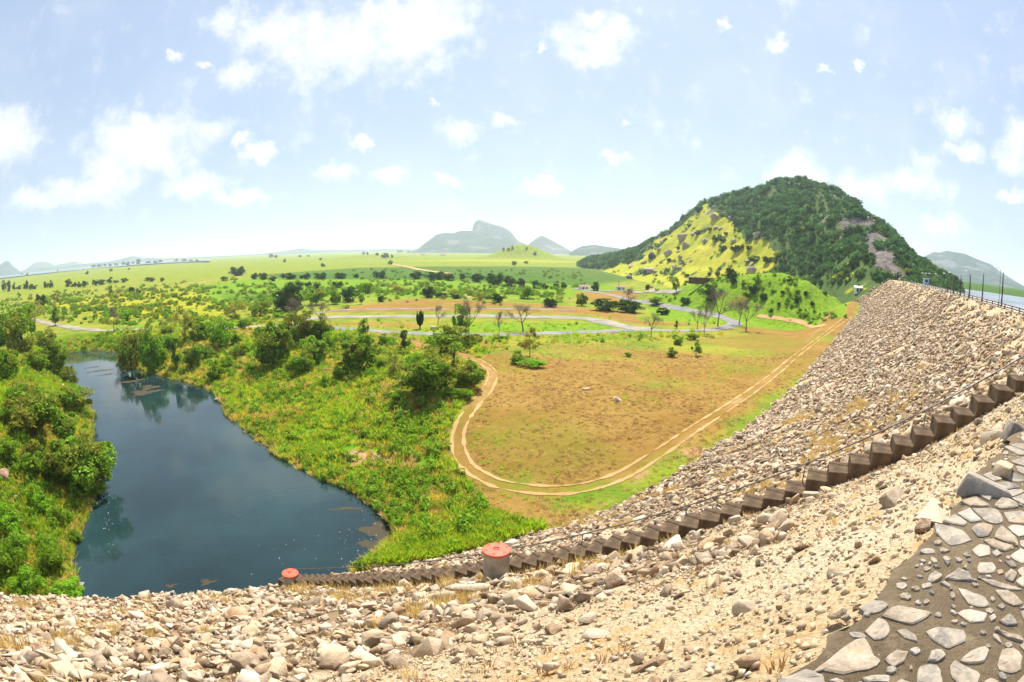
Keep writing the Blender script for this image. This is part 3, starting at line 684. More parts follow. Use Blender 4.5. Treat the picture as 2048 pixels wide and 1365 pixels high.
# ------------------------------------------------------------------ roads and tracks
def strip(name, px_pts, width, mat, off=.07, z0=5.0, seg=1.6, jitter=.12, side=0.0):
    P = np.array([ground_hit(x, y, ground_z)[0][:2] for x, y in px_pts])
    # Catmull-Rom through the points
    Q = []
    for i in range(len(P)-1):
        p0 = P[max(i-1, 0)]; p1 = P[i]; p2 = P[i+1]; p3 = P[min(i+2, len(P)-1)]
        L = np.linalg.norm(p2-p1); n = max(3, int(L/seg))
        for t in np.linspace(0, 1, n, endpoint=False):
            Q.append(.5*((2*p1)+(p2-p0)*t+(2*p0-5*p1+4*p2-p3)*t*t+(3*p1-p0-3*p2+p3)*t**3))
    Q.append(P[-1]); Q = np.array(Q)
    T = np.gradient(Q, axis=0); T /= np.linalg.norm(T, axis=1, keepdims=True)+1e-9
    Nn = np.c_[-T[:, 1], T[:, 0]]
    k = 5; us = np.linspace(-.5, .5, k)
    wj = 1+fbm(np.arange(len(Q))*.35+side*7, np.zeros(len(Q))+width, 3)*jitter*6
    XY = Q[:, None]+Nn[:, None]*(us[None, :, None]*(width*wj)[:, None, None]+side)
    Z = ground_z(XY[..., 0], XY[..., 1])+off
    o = mesh_obj(name, np.concatenate([XY, Z[..., None]], -1).reshape(-1, 3), grid_faces(len(Q), k), mat, smooth=True)
    o['kind'] = 'structure'; return o
strip('road', [(598, 646), (660, 655), (760, 663), (880, 669), (1000, 670), (1100, 667), (1200, 664), (1280, 660), (1360, 662), (1425, 660), (1460, 653), (1470, 646), (1455, 639), (1430, 632), (1395, 625), (1330, 612), (1290, 605), (1230, 592), (1180, 583), (1145, 577)], 5.5, M['road'])
strip('road', [(606, 641), (625, 637), (660, 635), (700, 634), (850, 633), (980, 633), (1100, 635), (1180, 639), (1235, 651), (1290, 659)], 9, M['stone_road'], .09)
strip('road', [(625, 628), (680, 621), (760, 619), (900, 618), (1020, 618), (1150, 621)], 4.0, M['road'], .06, jitter=.35)
strip('road', [(606, 645), (560, 652), (500, 655), (420, 658), (350, 658), (260, 660), (180, 659), (140, 655), (100, 648), (65, 640), (20, 630)], 5.0, M['stone_road'], .11)
strip('dirt_road', [(776, 527), (800, 532), (830, 538), (868, 544), (900, 548)], 10, M['dirt'], .4, seg=10)
strip('road', [(1150, 578), (1200, 582), (1260, 583), (1310, 583), (1360, 584)], 6, M['stone_road'], .25)
strip('dirt_road', [(1515, 632), (1560, 638), (1605, 646), (1650, 652)], 2.2, M['dirt'], .12)
TRACK = [(745, 663), (800, 680), (850, 693), (930, 713), (966, 727), (985, 748), (975, 778), (947, 812), (926, 842), (916, 872), (919, 905), (937, 935), (977, 960), (1030, 975), (1100, 981), (1170, 975), (1240, 953), (1300, 918), (1370, 871), (1450, 819), (1530, 764), (1600, 706), (1660, 661), (1700, 632)]
strip('dirt_track', TRACK, .38, M['dirt'], .05, seg=.6, jitter=.7, side=.85)
strip('dirt_track', TRACK, .38, M['dirt'], .05, seg=.6, jitter=.7, side=-.85)

# ------------------------------------------------------------------ the rockfill dam
import bmesh
dam = empty('dam', (0, 0, 0))
tag(dam, 'long rockfill dam whose stony slope curves from lower left to the hill', 'dam')
es = np.concatenate([np.arange(-148, -70, 6.0), np.arange(-70, 60, .8), np.arange(60, 258, 2.0)])
ev = np.concatenate([[-60, -30, -9.2, -9, -6, -3, -1, -.3, 0, .3], np.geomspace(.8, 52, 60)])
E_S, E_V = np.meshgrid(es, ev, indexing='ij')
EP = dam_pt(E_S.ravel(), E_V.ravel())
nz = fbm(EP[:, 0]/3.2, EP[:, 1]/3.2, 4)*.75*np.clip(E_V.ravel()/3, 0, 1)
EP[:, 2] += nz-.09
emb = mesh_obj('embankment', EP, grid_faces(len(es), len(ev)), M['dam_gravel'], dam, smooth=True)
def crest_sheet(name, s0, s1, v0, v1, mat, z, parent):
    ss = np.arange(s0, s1+.1, 2.0); vv = np.linspace(v0, v1, 8)
    A, B = np.meshgrid(ss, vv, indexing='ij'); p = dam_pt(A.ravel(), np.zeros(A.size)); 
    if v1 > 0:
        ss = np.arange(s0, s1+.1, .25); vv = np.array([-8.8, -6, -3.5, -1.6, -.7, -.2, .0, v1]); A, B = np.meshgrid(ss, vv, indexing='ij'); B[:, -1] += .12+fbm(ss/.7, ss*0+3, 4)*.8
    q = dam_pt(A.ravel(), B.ravel()); q[:, 2] = CZ+z-np.clip(B.ravel(), 0, 1)*.45
    return mesh_obj(name, q, grid_faces(len(ss), len(vv)), mat, parent, smooth=True)
crest_sheet('crest_pavement', -60, 44, -8.8, .10, M['mortar'], -.004, dam)
crest_sheet('crest_road', 44, 240, -8.8, -1.0, M['crest_road'], -.006, dam)

def make_rock(seed, sq=(1, .8, .6), cuts=9, sub=2, boxy=.55):
    """angular quarry stone: hull of a few random points with slightly chipped corners"""
    r = np.random.RandomState(seed); bm = bmesh.new(); n = {1: 8, 2: 13, 3: 20}[sub]
    if cuts == 0: bmesh.ops.create_icosphere(bm, subdivisions=2, radius=.5)
    else:
        for _ in range(n):
            p = r.uniform(-1, 1, 3); p = np.sign(p)*np.abs(p)**boxy; p /= max(1.0, np.linalg.norm(p)/(1.12 if boxy > .4 else 1.45))
            bm.verts.new(p*.5)
        res_ = bmesh.ops.convex_hull(bm, input=bm.verts)
        bmesh.ops.delete(bm, geom=[v for v in bm.verts if not v.link_faces], context='VERTS')
        if sub > 1: bmesh.ops.bevel(bm, geom=list(bm.edges), offset=.018, segments=1, affect='EDGES')
        bmesh.ops.triangulate(bm, faces=bm.faces)
    bm.verts.index_update()
    v = np.array([p.co[:] for p in bm.verts]); f = np.array([[q.index for q in p.verts] for p in bm.faces]); bm.free()
    return v*np.array(sq)*1.15, f
ROCKS = []
for i in range(14):
    v, f = make_rock(100+i, [(1, .8, .6), (1.15, .7, .5), (1, .9, .75), (1.25, .85, .38)][i % 4], 8+i % 4)
    ROCKS.append(mesh_obj('rock_shape', v, f, M['rock'], link=False))
def slope_frame(s, v):
    """rotation that lays a rock on the face of the dam, plus a little roll"""
    az = np.interp(s, s_, _az); return az
def rock_field(v, s, nf):
    left = sm(36, 20, s) if False else 1-sm(20, 36, s)
    edge = 9.0+nf*16
    pl = .05+.95*sm(edge-4, edge+3, v)
    pr = .30+.70*sm(0, 9, v+nf*22)
    return pl*left+pr*(1-left)
_nf = fbm(EP[:, 0]/6, EP[:, 1]/6, 3); _nf2 = fbm(EP[:, 0]/4+50, EP[:, 1]/4, 3)
_st = rock_field(E_V.ravel(), E_S.ravel(), _nf)*np.clip(1.0-sm(.10, .22, _nf2)*.85, 0, 1)*(E_V.ravel() > .2)
_at = emb.data.attributes.new('stony', 'FLOAT', 'POINT'); _at.data.foreach_set('value', _st.astype(np.float32))
def gen_rocks(n, lo, hi, s0, s1, v0, v1, seed):
    r = np.random.RandomState(seed); s = r.uniform(s0, s1, n); v = r.uniform(v0, v1, n)
    p = dam_pt(s, v); nf = fbm(p[:, 0]/6, p[:, 1]/6, 3); nf2 = fbm(p[:, 0]/4+50, p[:, 1]/4, 3)
    pr = rock_field(v, s, nf)*np.clip(1.0-sm(.10, .22, nf2)*.85, 0, 1)
    keep = r.rand(n) < pr; s, v, p = s[keep], v[keep], p[keep]; n = len(s)
    size = lo+(hi-lo)*r.rand(n)**1.8
    return s, v, p, size
sets = [gen_rocks(300, .85, 1.5, -75, 120, 4, 46, 1), gen_rocks(9500, .42, .82, -75, 80, 0, 46, 2), gen_rocks(26000, .18, .42, -60, 80, 0, 46, 3),
        gen_rocks(12000, .45, 1.0, 80, 260, 0, 42, 4), gen_rocks(9000, .28, .5, 70, 150, 0, 42, 5)]
def gravel_rocks(n, lo, hi, seed):
    r = np.random.RandomState(seed); s = r.uniform(-20, 34, n); v = r.uniform(.1, 14, n); p = dam_pt(s, v); k = r.rand(n) < np.clip(.25+fbm(p[:, 0]/2.2+7, p[:, 1]/2.2, 3)*2.2, .03, 1); p = p[k]; size = lo+(hi-lo)*r.rand(len(p))**2.2; p[:, 2] -= size*.22
    return s[k], v[k], p, size
sets.append(gravel_rocks(5200, .10, .42, 6))
RS = np.concatenate([a[0] for a in sets]); RVv = np.concatenate([a[1] for a in sets]); RP = np.concatenate([a[2] for a in sets]); RZ = np.concatenate([a[3] for a in sets])
gzr = ground_z(RP[:, 0], RP[:, 1]); ok = RP[:, 2] > np.maximum(gzr-.9, -.8)
RS, RVv, RP, RZ = RS[ok], RVv[ok], RP[ok], RZ[ok]
# staircase line in plan
SB = dam_pt(np.array([26.6]), np.array([.6]))[0]; SA = np.array([-20.4, 39.9, 0.0])
_st = SB[:2]-SA[:2]; SLEN = np.linalg.norm(_st); SD = _st/SLEN; SNr = np.array([-SD[1], SD[0]])   # SNr points towards the camera's far side
rel = RP[:, :2]-SA[:2]; al = rel@SD; ac = rel@SNr
onst = (al > -1.5) & (al < SLEN+2) & (np.abs(ac) < .75+RZ*.35)
RS, RVv, RP, RZ = RS[~onst], RVv[~onst], RP[~onst], RZ[~onst]
nR = len(RP); rr = np.random.RandomState(9)
RP[:, 2] += RZ*.13+fbm(RP[:, 0]/3.2, RP[:, 1]/3.2, 4)*.6
tilt = np.arctan(1/1.7)
azr = np.interp(RS, s_, _az)
Rrot = np.empty((nR, 3)); 
for i in range(nR):
    q = Euler((rr.normal()*.5, rr.normal()*.35, rr.uniform(0, 6.28))).to_matrix()
    al_ = Matrix.Rotation(-azr[i], 3, 'Z') @ Matrix.Rotation(-tilt, 3, 'Y')
    Rrot[i] = (al_ @ q).to_euler()[:]
Rscl = RZ[:, None]*rr.uniform(.85, 1.2, (nR, 3))
Ridx = rr.randint(0, len(ROCKS), nR)
pxr, pyr = to_px(RP); dist = np.linalg.norm(RP-np.array([0, 0, CAMZ]), axis=1)
inview = (pxr > 10) & (pxr < 2038) & (pyr > 0) & (pyr < 1355)
app = np.where(inview, RZ/dist, 0)
big = np.argsort(-app)[:300]
for i in big:
    inst('rock', ROCKS[Ridx[i]], dam, RP[i], Rrot[i], Rscl[i])
rest = np.setdiff1d(np.arange(nR), big)
scatter('rockfill', RP[rest], Rrot[rest], Rscl[rest], Ridx[rest], ROCKS, dam)

# pebbles and gravel on the upper face, and dry weeds between the stones
PEB = []
for i in range(6):
    v, f = make_rock(300+i, (1, .85, .7), 6, 1); PEB.append(mesh_obj('pebble_shape', v, f, M['pebble'], link=False))
r = np.random.RandomState(21); n = 64000
ps = r.uniform(-25, 34, n); pv = np.where(r.rand(n) < .06, r.uniform(-1.3, .4, n), r.uniform(-.1, 15, n)); pp = dam_pt(ps, pv)
pp[:, 2] += fbm(pp[:, 0]/3.2, pp[:, 1]/3.2, 4)*.75*np.clip(pv/3, 0, 1)-.06
psz = .025+.13*r.rand(n)**5
scatter('gravel', pp, r.uniform(0, 6.28, (n, 3)), psz[:, None]*np.ones((1, 3)), r.randint(0, 6, n), PEB, dam)

def tuft_mesh(name, mat, seed, blades=26, h=.5, spread=.22, w=.022, lean=.35):
    r = np.random.RandomState(seed); V = []; Fc = []
    for b in range(blades):
        a = r.uniform(0, 6.28); rad = spread*r.rand()**.6; bx, by = rad*math.cos(a), rad*math.sin(a)
        hh = h*r.uniform(.55, 1.1); la = a+r.normal()*.6; ln = lean*r.uniform(.3, 1.3)*hh
        tx, ty = bx+math.cos(la)*ln, by+math.sin(la)*ln; pa = r.uniform(0, 6.28); wx, wy = w*math.cos(pa), w*math.sin(pa)
        mx, my = bx+math.cos(la)*ln*.35, by+math.sin(la)*ln*.35; k = len(V)
        V += [(bx-wx, by-wy, 0), (bx+wx, by+wy, 0), (mx+wx*.8, my+wy*.8, hh*.6), (mx-wx*.8, my-wy*.8, hh*.6), (tx, ty, hh)]
        Fc += [(k, k+1, k+2, k+3), (k+3, k+2, k+4)]
    return mesh_obj(name, V, Fc, mat, link=False)
# dry straw and brown weeds on the dam
DRY = [tuft_mesh('dry_tuft', M['grass_dry'], i, 22, .55, .22, .014, .5) for i in range(3)]+[tuft_mesh('brown_tuft', M['grass_brown'], 10+i, 16, .28, .14, .014, .8) for i in range(3)]
n = 30000; ts = r.uniform(-45, 75, n); tv = r.uniform(.2, 40, n); tp = dam_pt(ts, tv)
nf = fbm(tp[:, 0]/3.4+20, tp[:, 1]/3.4, 3); near = tv < 14
keep = r.rand(n) < np.where(near, .55*sm(-.05, .22, nf)+.05, sm(.08, .2, nf)*.7)
rel = tp[:, :2]-SA[:2]; al = rel@SD; ac = rel@SNr; by = (al > 0) & (al < SLEN) & (np.abs(ac+1.1) < .45)
keep |= by & (r.rand(n) < .9); keep &= ~((al > 0) & (al < SLEN) & (np.abs(ac) < .75))
tp = tp[keep]; nearK = tv[keep] < 14; n = len(tp)
tp[:, 2] += fbm(tp[:, 0]/3.2, tp[:, 1]/3.2, 4)*.7-.1
ti = np.where(nearK & (r.rand(n) < .93), r.randint(3, 6, n), r.randint(0, 3, n))
o = scatter('dry_weeds', tp, np.c_[r.normal(size=(n, 2))*.15, r.uniform(0, 6.28, n)], np.where(nearK, .25+.5*r.rand(n), .5+.9*r.rand(n))[:, None]*np.ones((1, 3)), ti, DRY)
tag(o, 'dry straw and brown weeds growing between the stones of the dam', 'weeds')

# stone pitching of the crest beside the camera
STONES = [[(95, 1215), (250, 1090), (440, 940), (600, 880), (690, 1050), (750, 1100), (640, 1180), (400, 1225), (200, 1190)], [(590, 830), (720, 700), (800, 740), (830, 830), (780, 890), (680, 910)],
 [(740, 690), (830, 610), (960, 600), (1090, 630), (1220, 660), (1100, 740), (1040, 770), (900, 740)], [(880, 820), (960, 800), (1060, 860), (1080, 930), (960, 890)], [(770, 1090), (880, 1000), (1000, 1020), (960, 1110), (860, 1160)],
 [(1070, 1300), (1080, 1170), (1130, 1135), (1260, 1140), (1300, 1230), (1310, 1330)], [(1810, 1110), (1850, 990), (1960, 970), (2045, 1060), (2030, 1180), (1930, 1215), (1820, 1180)], [(1440, 430), (1560, 470), (1700, 520), (1740, 600), (1640, 610), (1540, 580)],
 [(1430, 660), (1560, 625), (1720, 660), (1690, 740), (1560, 750)], [(1780, 450), (1900, 450), (2000, 520), (2048, 580), (1960, 600), (1860, 550)], [(1570, 90), (1640, 30), (1740, 50), (1750, 130), (1640, 150)],
 [(1620, 250), (1640, 200), (1760, 195), (1800, 250), (1760, 300), (1640, 300)], [(1760, 860), (1800, 860), (1850, 945), (1780, 900)], [(1780, 820), (1920, 850), (2048, 900), (2048, 935), (1900, 890)], [(1640, 340), (1760, 360), (1900, 400), (2048, 450), (1900, 450), (1760, 410)],
 [(540, 620), (660, 540), (760, 550), (820, 595), (740, 650), (640, 670)], [(1460, 1100), (1560, 1010), (1700, 960), (1740, 1000), (1690, 1110), (1560, 1130)], [(1170, 1100), (1200, 1010), (1300, 1000), (1340, 1060), (1260, 1110)],
 [(560, 1260), (700, 1230), (830, 1240), (820, 1300), (620, 1303)], [(250, 1290), (330, 1260), (410, 1290), (380, 1320)], [(1180, 320), (1230, 280), (1310, 320), (1260, 370), (1160, 390)], [(1110, 400), (1190, 370), (1210, 420), (1130, 440)],
 [(1870, 310), (1930, 260), (1990, 310), (1950, 380), (1880, 350)], [(1750, 110), (1800, 80), (1850, 120), (1800, 150)], [(1870, 190), (1940, 180), (1990, 240), (1940, 250)], [(1800, 600), (1850, 570), (1880, 610), (1850, 630)],
 [(1730, 700), (1770, 670), (1800, 710), (1750, 740)], [(1820, 740), (1920, 660), (2000, 770), (1900, 780)], [(1670, 1303), (1740, 1255), (1830, 1290), (1800, 1330)], [(1320, 190), (1380, 200), (1350, 230)], [(1490, 250), (1530, 220), (1530, 270)],
 [(1280, 390), (1320, 370), (1380, 410), (1370, 430)], [(1970, 370), (2048, 320), (2048, 430), (2000, 410)], [(1800, 270), (1850, 265), (1870, 295), (1820, 310)], [(1000, 1150), (1030, 1135), (1035, 1180), (1005, 1180)]]
def stone(poly, h, seed, mat=M['pave_stone']):
    r = np.random.RandomState(seed); p = np.array(poly, float); c = p.mean(0)
    # rounded, slightly irregular outline: every edge gets a displaced midpoint
    q = []
    for i in range(len(p)):
        a, b = p[i], p[(i+1) % len(p)]; q += [a+(c-a)*.05, (a+b)/2+r.normal(size=2)*.03*np.linalg.norm(b-a)]
    q = np.array(q); n = len(q)
    rings = [np.c_[q, np.full(n, -.05)], np.c_[q, h*.55+r.normal(size=n)*h*.1], np.c_[c+(q-c)*.9, h+r.normal(size=n)*h*.15], np.c_[c+(q-c)*.45, h*1.12+r.normal(size=n)*h*.2]]
    V = np.concatenate(rings+[np.array([[c[0], c[1], h*1.1]])]); Fc = []
    for k in range(3):
        for i in range(n): j = (i+1) % n; Fc.append((k*n+i, k*n+j, (k+1)*n+j, (k+1)*n+i))
    for i in range(n): Fc.append((3*n+i, 3*n+(i+1) % n, 4*n))
    V[:, :2] -= c
    me = mesh_obj('paving_stone', V, Fc, mat, link=False)
    return inst('paving_stone', me, dam, (c[0], c[1], CZ))
placed = []
for k, pz in enumerate(STONES):
    w = [plane_pt(x/4.571+1600, y/4.571+1080, CZ+.02) for x, y in pz]
    area = .5*sum(w[i][0]*w[(i+1) % len(w)][1]-w[(i+1) % len(w)][0]*w[i][1] for i in range(len(w)))
    if area < 0: w = w[::-1]
    stone(w, .016+.016*random.random(), k)
    placed.append((np.mean([q[0] for q in w]), np.mean([q[1] for q in w]), math.sqrt(abs(area))*.62))
r = np.random.RandomState(5); cnt = 0
def clip_half(poly, m, nrm):
    out = []
    for i in range(len(poly)):
        p, q = poly[i], poly[(i+1) % len(poly)]; dp, dq = (p-m)@nrm, (q-m)@nrm
        if dp <= 0: out.append(p)
        if dp*dq < 0: out.append(p+(q-p)*dp/(dp-dq))
    return out
cells = []
gs, gv = np.meshgrid(np.arange(-2, 27, .46), np.arange(-7, .3, .40), indexing='ij')
gs = gs.ravel()+r.uniform(-.2, .2, gs.size); gv = gv.ravel()+r.uniform(-.18, .18, gv.size)
drop = r.rand(len(gs)) < .22; gs, gv = gs[~drop], gv[~drop]
cp = dam_pt(gs, gv)[:, :2]; cx_, cy_ = to_px(np.c_[cp, np.full(len(cp), CZ)])
for i in range(len(cp)):
    if not (1560 < cx_[i] < 2300 and 740 < cy_[i] < 1600) or gv[i] > -.02: continue
    c = cp[i]
    if any((c[0]-a_)**2+(c[1]-b_)**2 < (.17+c_*.85)**2 for a_, b_, c_ in placed): continue
    poly = [c+np.array(q) for q in ((-.36, -.36), (.36, -.36), (.36, .36), (-.36, .36))]
    for j in np.argsort(((cp-c)**2).sum(1))[1:14]:
        dlt = cp[j]-c; poly = clip_half(poly, c+dlt*.5, dlt)
        if len(poly) < 3: break
    for (a_, b_, c_) in placed:
        dlt = np.array([a_, b_])-c; L = np.linalg.norm(dlt)
        if L < c_+.6 and len(poly) > 2: poly = clip_half(poly, c+dlt/L*max(L-c_*1.05, .05), dlt)
    if len(poly) < 3: continue
    pm_ = np.mean(poly, 0); k = r.uniform(.74, .93); poly = [pm_+(q-pm_)*k*r.uniform(.9, 1.04) for q in poly]
    ar = .5*sum(poly[q][0]*poly[(q+1) % len(poly)][1]-poly[(q+1) % len(poly)][0]*poly[q][1] for q in range(len(poly)))
    if ar < .012: continue
    stone(poly, .012+.022*r.rand(), 500+cnt); cnt += 1; cells.append((pm_[0], pm_[1], math.sqrt(ar)*.6))
allst = [(a_, b_, c_*.95) for a_, b_, c_ in placed]+cells
small_n = 0
for _ in range(9000):
    s0 = r.uniform(-1, 12); v0 = r.uniform(-5, 0); p = dam_pt(np.array([s0]), np.array([v0]))[0]; R0_ = r.uniform(.04, .17)
    x, y = to_px(p[None])
    if not (1570 < x[0] < 2100 and 900 < y[0] < 1420) or any((p[0]-a_)**2+(p[1]-b_)**2 < (R0_+c_)**2 for a_, b_, c_ in allst): continue
    k = r.randint(5, 8); an = (np.arange(k)+r.uniform(-.3, .3, k))*6.283/k; el = r.uniform(.5, 1); th = r.uniform(0, 6.28)
    stone([(p[0]+R0_*(math.cos(a)*math.cos(th)-el*math.sin(a)*math.sin(th)), p[1]+R0_*(math.cos(a)*math.sin(th)+el*math.sin(a)*math.cos(th))) for a in an], .01+.015*r.rand(), 900+cnt); cnt += 1; allst.append((p[0], p[1], R0_))
    small_n += 1
    if small_n > 110: break

# boulders lying on the upper face near the camera (pixel of the base, size in metres, height ratio)
def boulder_thing(px, py, size, sq, rot, label, mat='rock_grey', seed=0, cat='boulder', sink=.25, fn=top_z):
    p, k = ground_hit(px, py, fn)
    v, f = make_rock(seed, sq, 9, 3, boxy=.22 if seed > 900 else .55)
    o = mesh_obj('boulder', v*size, f, M[mat]); o.location = p+Vector((0, 0, size*((.12 if seed > 900 else .3)-sink*.6))); o.rotation_euler = rot
    tag(o, label, cat); return o
boulder_thing(1968, 985, .62, (1.55, .5, .66), (.1, -.22, 2.3), 'long flat-faced boulder with a dark side beside the paved crest', 'rock_grey', 901)
boulder_thing(2005, 945, .6, (1.2, .6, .6), (.1, .2, .5), 'pale jagged slab leaning just above the dark-sided boulder', 'rock', 902)
boulder_thing(2025, 868, .55, (.9, .8, 1.0), (.3, .1, 1), 'grey upright boulder at the right edge below the top steps', 'rock_grey', 903)
boulder_thing(1985, 875, .55, (1.3, .7, .6), (.2, .3, 2), 'white sharp-edged boulder below the top steps', 'rock', 917)
boulder_thing(1790, 1000, .6, (1.4, .9, .45), (.5, .1, .4), 'streaked white flat rock in the gravel under the steps', 'rock', 905)
boulder_thing(1870, 1030, .65, (1.6, .7, .4), (.4, .2, .6), 'cream flat slab in the gravel nearest the paved crest', 'rock', 906)
boulder_thing(1668, 1035, .32, (.9, .8, .9), (.1, .2, .4), 'small upright white rock alone in the gravel slope', 'rock', 907)

# ------------------------------------------------------------------ staircase with handrail
stairs = empty('staircase', (SA[0], SA[1], 1.0))
tag(stairs, 'weathered concrete staircase climbing the stony dam from the pond', 'staircase')
NST = 54; G = SLEN/NST
rs = np.random.RandomState(4)
def face_z(x, y): S, V = dam_sv(np.array([x]), np.array([y])); return float(dam_z(S, V)[0])
def box_mesh(name, dx, dy, dz, bev=.02, seed=0):
    bm = bmesh.new(); bmesh.ops.create_cube(bm, size=1); bmesh.ops.scale(bm, vec=(dx, dy, dz), verts=bm.verts)
    bmesh.ops.bevel(bm, geom=list(bm.edges), offset=bev, segments=1, affect='EDGES')
    r_ = random.Random(seed)
    for v in bm.verts: v.co += Vector((r_.gauss(0, .006), r_.gauss(0, .006), r_.gauss(0, .006)))
    me = bpy.data.meshes.new(name); bm.to_mesh(me); bm.free(); return me
STEP = []
for k in range(5):
    me = box_mesh('step', G*1.0, 1.4, 1.7, .035, k); me.materials.append(M['concrete_dark']); STEP.append(me)
ang = math.atan2(SD[1], SD[0]); sinv = Vector((SA[0], SA[1], 1.0))
for i in range(NST):
    c = SA[:2]+SD*(i+.5)*G; z = face_z(*(SA[:2]+SD*(i+.75)*G))+.60+rs.normal()*.045
    o = inst('step', STEP[i % 5], stairs, Vector((c[0], c[1], z-.85))-sinv, (rs.normal()*.012, rs.normal()*.012, ang+rs.normal()*.01), (1.0, 1+rs.normal()*.02, 1))
def tube(pts, rad, sides=6):
    pts = [Vector(p) for p in pts]; V = []; Fc = []
    for i, p in enumerate(pts):
        t = (pts[min(i+1, len(pts)-1)]-pts[max(i-1, 0)]).normalized()
        a = t.orthogonal().normalized(); b = t.cross(a); rd = rad[i] if hasattr(rad, '__len__') else rad
        for k in range(sides):
            an = 6.2832*k/sides; V.append(p+a*math.cos(an)*rd+b*math.sin(an)*rd)
    n = len(pts)
    for i in range(n-1):
        for k in range(sides): Fc.append((i*sides+k, i*sides+(k+1) % sides, (i+1)*sides+(k+1) % sides, (i+1)*sides+k))
    Fc.append(tuple(range(sides))[::-1]); Fc.append(tuple(range((n-1)*sides, n*sides)))
    return V, Fc
FAR = SNr if (SNr@np.array([0, 1.0])) > 0 else -SNr
rail = []
for t in np.linspace(0, 1.02, 40):
    c = SA[:2]+SD*t*SLEN+FAR*.64; z = face_z(*c)+.60+1.0-.25*(1-t)*0
    rail.append(Vector((c[0], c[1], z))-sinv)
hr_ = empty('handrail'); hr_.parent = stairs
v, f = tube(rail, .035); mesh_obj('rail', v, f, M['rail_metal'], hr_, smooth=True)
for t in np.linspace(.02, .99, 10):
    c = SA[:2]+SD*t*SLEN+FAR*.62; z = face_z(*c)
    v, f = tube([Vector((c[0], c[1], z+.3))-sinv, Vector((c[0], c[1], z+1.6))-sinv], .03); mesh_obj('rail_post', v, f, M['rail_metal'], hr_, smooth=True)

# ------------------------------------------------------------------ manholes with red lids beside the stairs
def lathe(profile, n=40):
    V = []; Fc = []
    for (rd, z) in profile:
        for k in range(n): a = 6.2832*k/n; V.append((rd*math.cos(a), rd*math.sin(a), z))
    m = len(profile)
    for i in range(m-1):
        for k in range(n): Fc.append((i*n+k, i*n+(k+1) % n, (i+1)*n+(k+1) % n, (i+1)*n+k))
    Fc.append(tuple(range((m-1)*n, m*n)))
    return V, Fc
def manhole(px, py, D, rad, height, label, hooks=6):
    d = px_ray(px, py); p = Vector((d[0]*D, d[1]*D, CAMZ+d[2]*D))
    t = empty('manhole', (p.x, p.y, p.z-height)); tag(t, label, 'manhole', 'manholes with red lids beside the stairs')
    v, f = lathe([(rad*.95, -1.5), (rad*.95, height-.14), (rad*.9, height-.12)]); mesh_obj('shaft', v, f, M['concrete'], t)
    v, f = lathe([(rad*.88, height-.13), (rad*1.02, height-.12), (rad*1.03, height-.03), (rad*1.0, height), (rad*.97, height+.004), (0.001, height+.03)])
    lid = mesh_obj('lid', v, f, M['red_paint'], t)
    v, f = tube([(-.14, 0, height+.03), (-.13, 0, height+.12), (.13, 0, height+.12), (.14, 0, height+.03)], .035); mesh_obj('handle', v, f, M['red_dark'], lid)
    for k in range(hooks):
        a = 6.2832*(k+.3)/hooks; c, s = math.cos(a)*rad*.78, math.sin(a)*rad*.78
        v, f = tube([(c-.06, s, height+.015), (c-.05, s, height+.07), (c+.05, s, height+.07), (c+.06, s, height+.015)], .015); mesh_obj('lifting_hook', v, f, M['red_dark'], lid)
    return t
manhole(993, 1099, 31.0, .755, 1.7, 'tall concrete manhole with a red lid halfway down the stairs')
manhole(580, 1146, 50.5, .74, 1.0, 'low manhole with a red lid at the foot of the stairs by the pond')

# pale slab with a painted white ring (survey mark)
p, k = ground_hit(935, 1190, top_z)
sl = mesh_obj('marked_slab', *make_rock(77, (1.7, .95, .3), 7, 3), M['rock']); sl.location = p+Vector((0, 0, .45)); sl.rotation_euler = Euler((-.42, .22, .45)); sl.scale = (1.25,)*3
tag(sl, 'flat cream slab with a white painted ring below the staircase', 'slab')
vr, fr = [], []
for k in range(28):
    a = 6.2832*k/28; vr += [(.30*math.cos(a), .24*math.sin(a), .205), (.20*math.cos(a), .16*math.sin(a), .205)]
for k in range(28): j = (k+1) % 28; fr.append((2*k, 2*j, 2*j+1, 2*k+1))
mesh_obj('painted_ring', vr, fr, M['white_paint'], sl)

# ------------------------------------------------------------------ crest furniture: guard rail, posts, lamps
gr = empty('guard_rail', tuple(dam_pt(np.array([100.]), np.array([-.7]))[0])); tag(gr, 'low dark two-rail guard rail along the crest of the dam', 'guard rail')
gi = Vector(gr.location)
for zz_ in (.28, .62):
    ss = np.arange(24, 236, 2.0); pts = dam_pt(ss, np.full(len(ss), -.7)); V = []; Fc = []
    for i, q in enumerate(pts):
        T2 = DT[int(np.clip(np.interp(ss[i], s_, np.arange(len(s_))), 0, len(s_)-1))]; nx, ny = -T2[1]*.07, T2[0]*.07
        for (sx, sz) in ((-1, -.07), (1, -.07), (1, .07), (-1, .07)): V.append(Vector((q[0]+nx*sx, q[1]+ny*sx, CZ+zz_+sz))-gi)
    for i in range(len(pts)-1):
        for k in range(4): Fc.append((i*4+k, i*4+(k+1) % 4, (i+1)*4+(k+1) % 4, (i+1)*4+k))
    mesh_obj('rail', V, Fc, M['dark_metal'], gr)
pm = box_mesh('post', .14, .14, .75, .01); pm.materials.append(M['dark_metal'])
for s0 in np.arange(26, 234, 4.0):
    q = dam_pt(np.array([s0]), np.array([-.86]))[0]; inst('post', pm, gr, Vector((q[0], q[1], CZ+.33))-gi)
def crest_at(px, v):
    ss = np.arange(40, 235, .5); q = dam_pt(ss, np.full(len(ss), float(v))); q[:, 2] = CZ
    x, y = to_px(q); i = int(np.argmin(np.abs(x-px))); return q[i], i
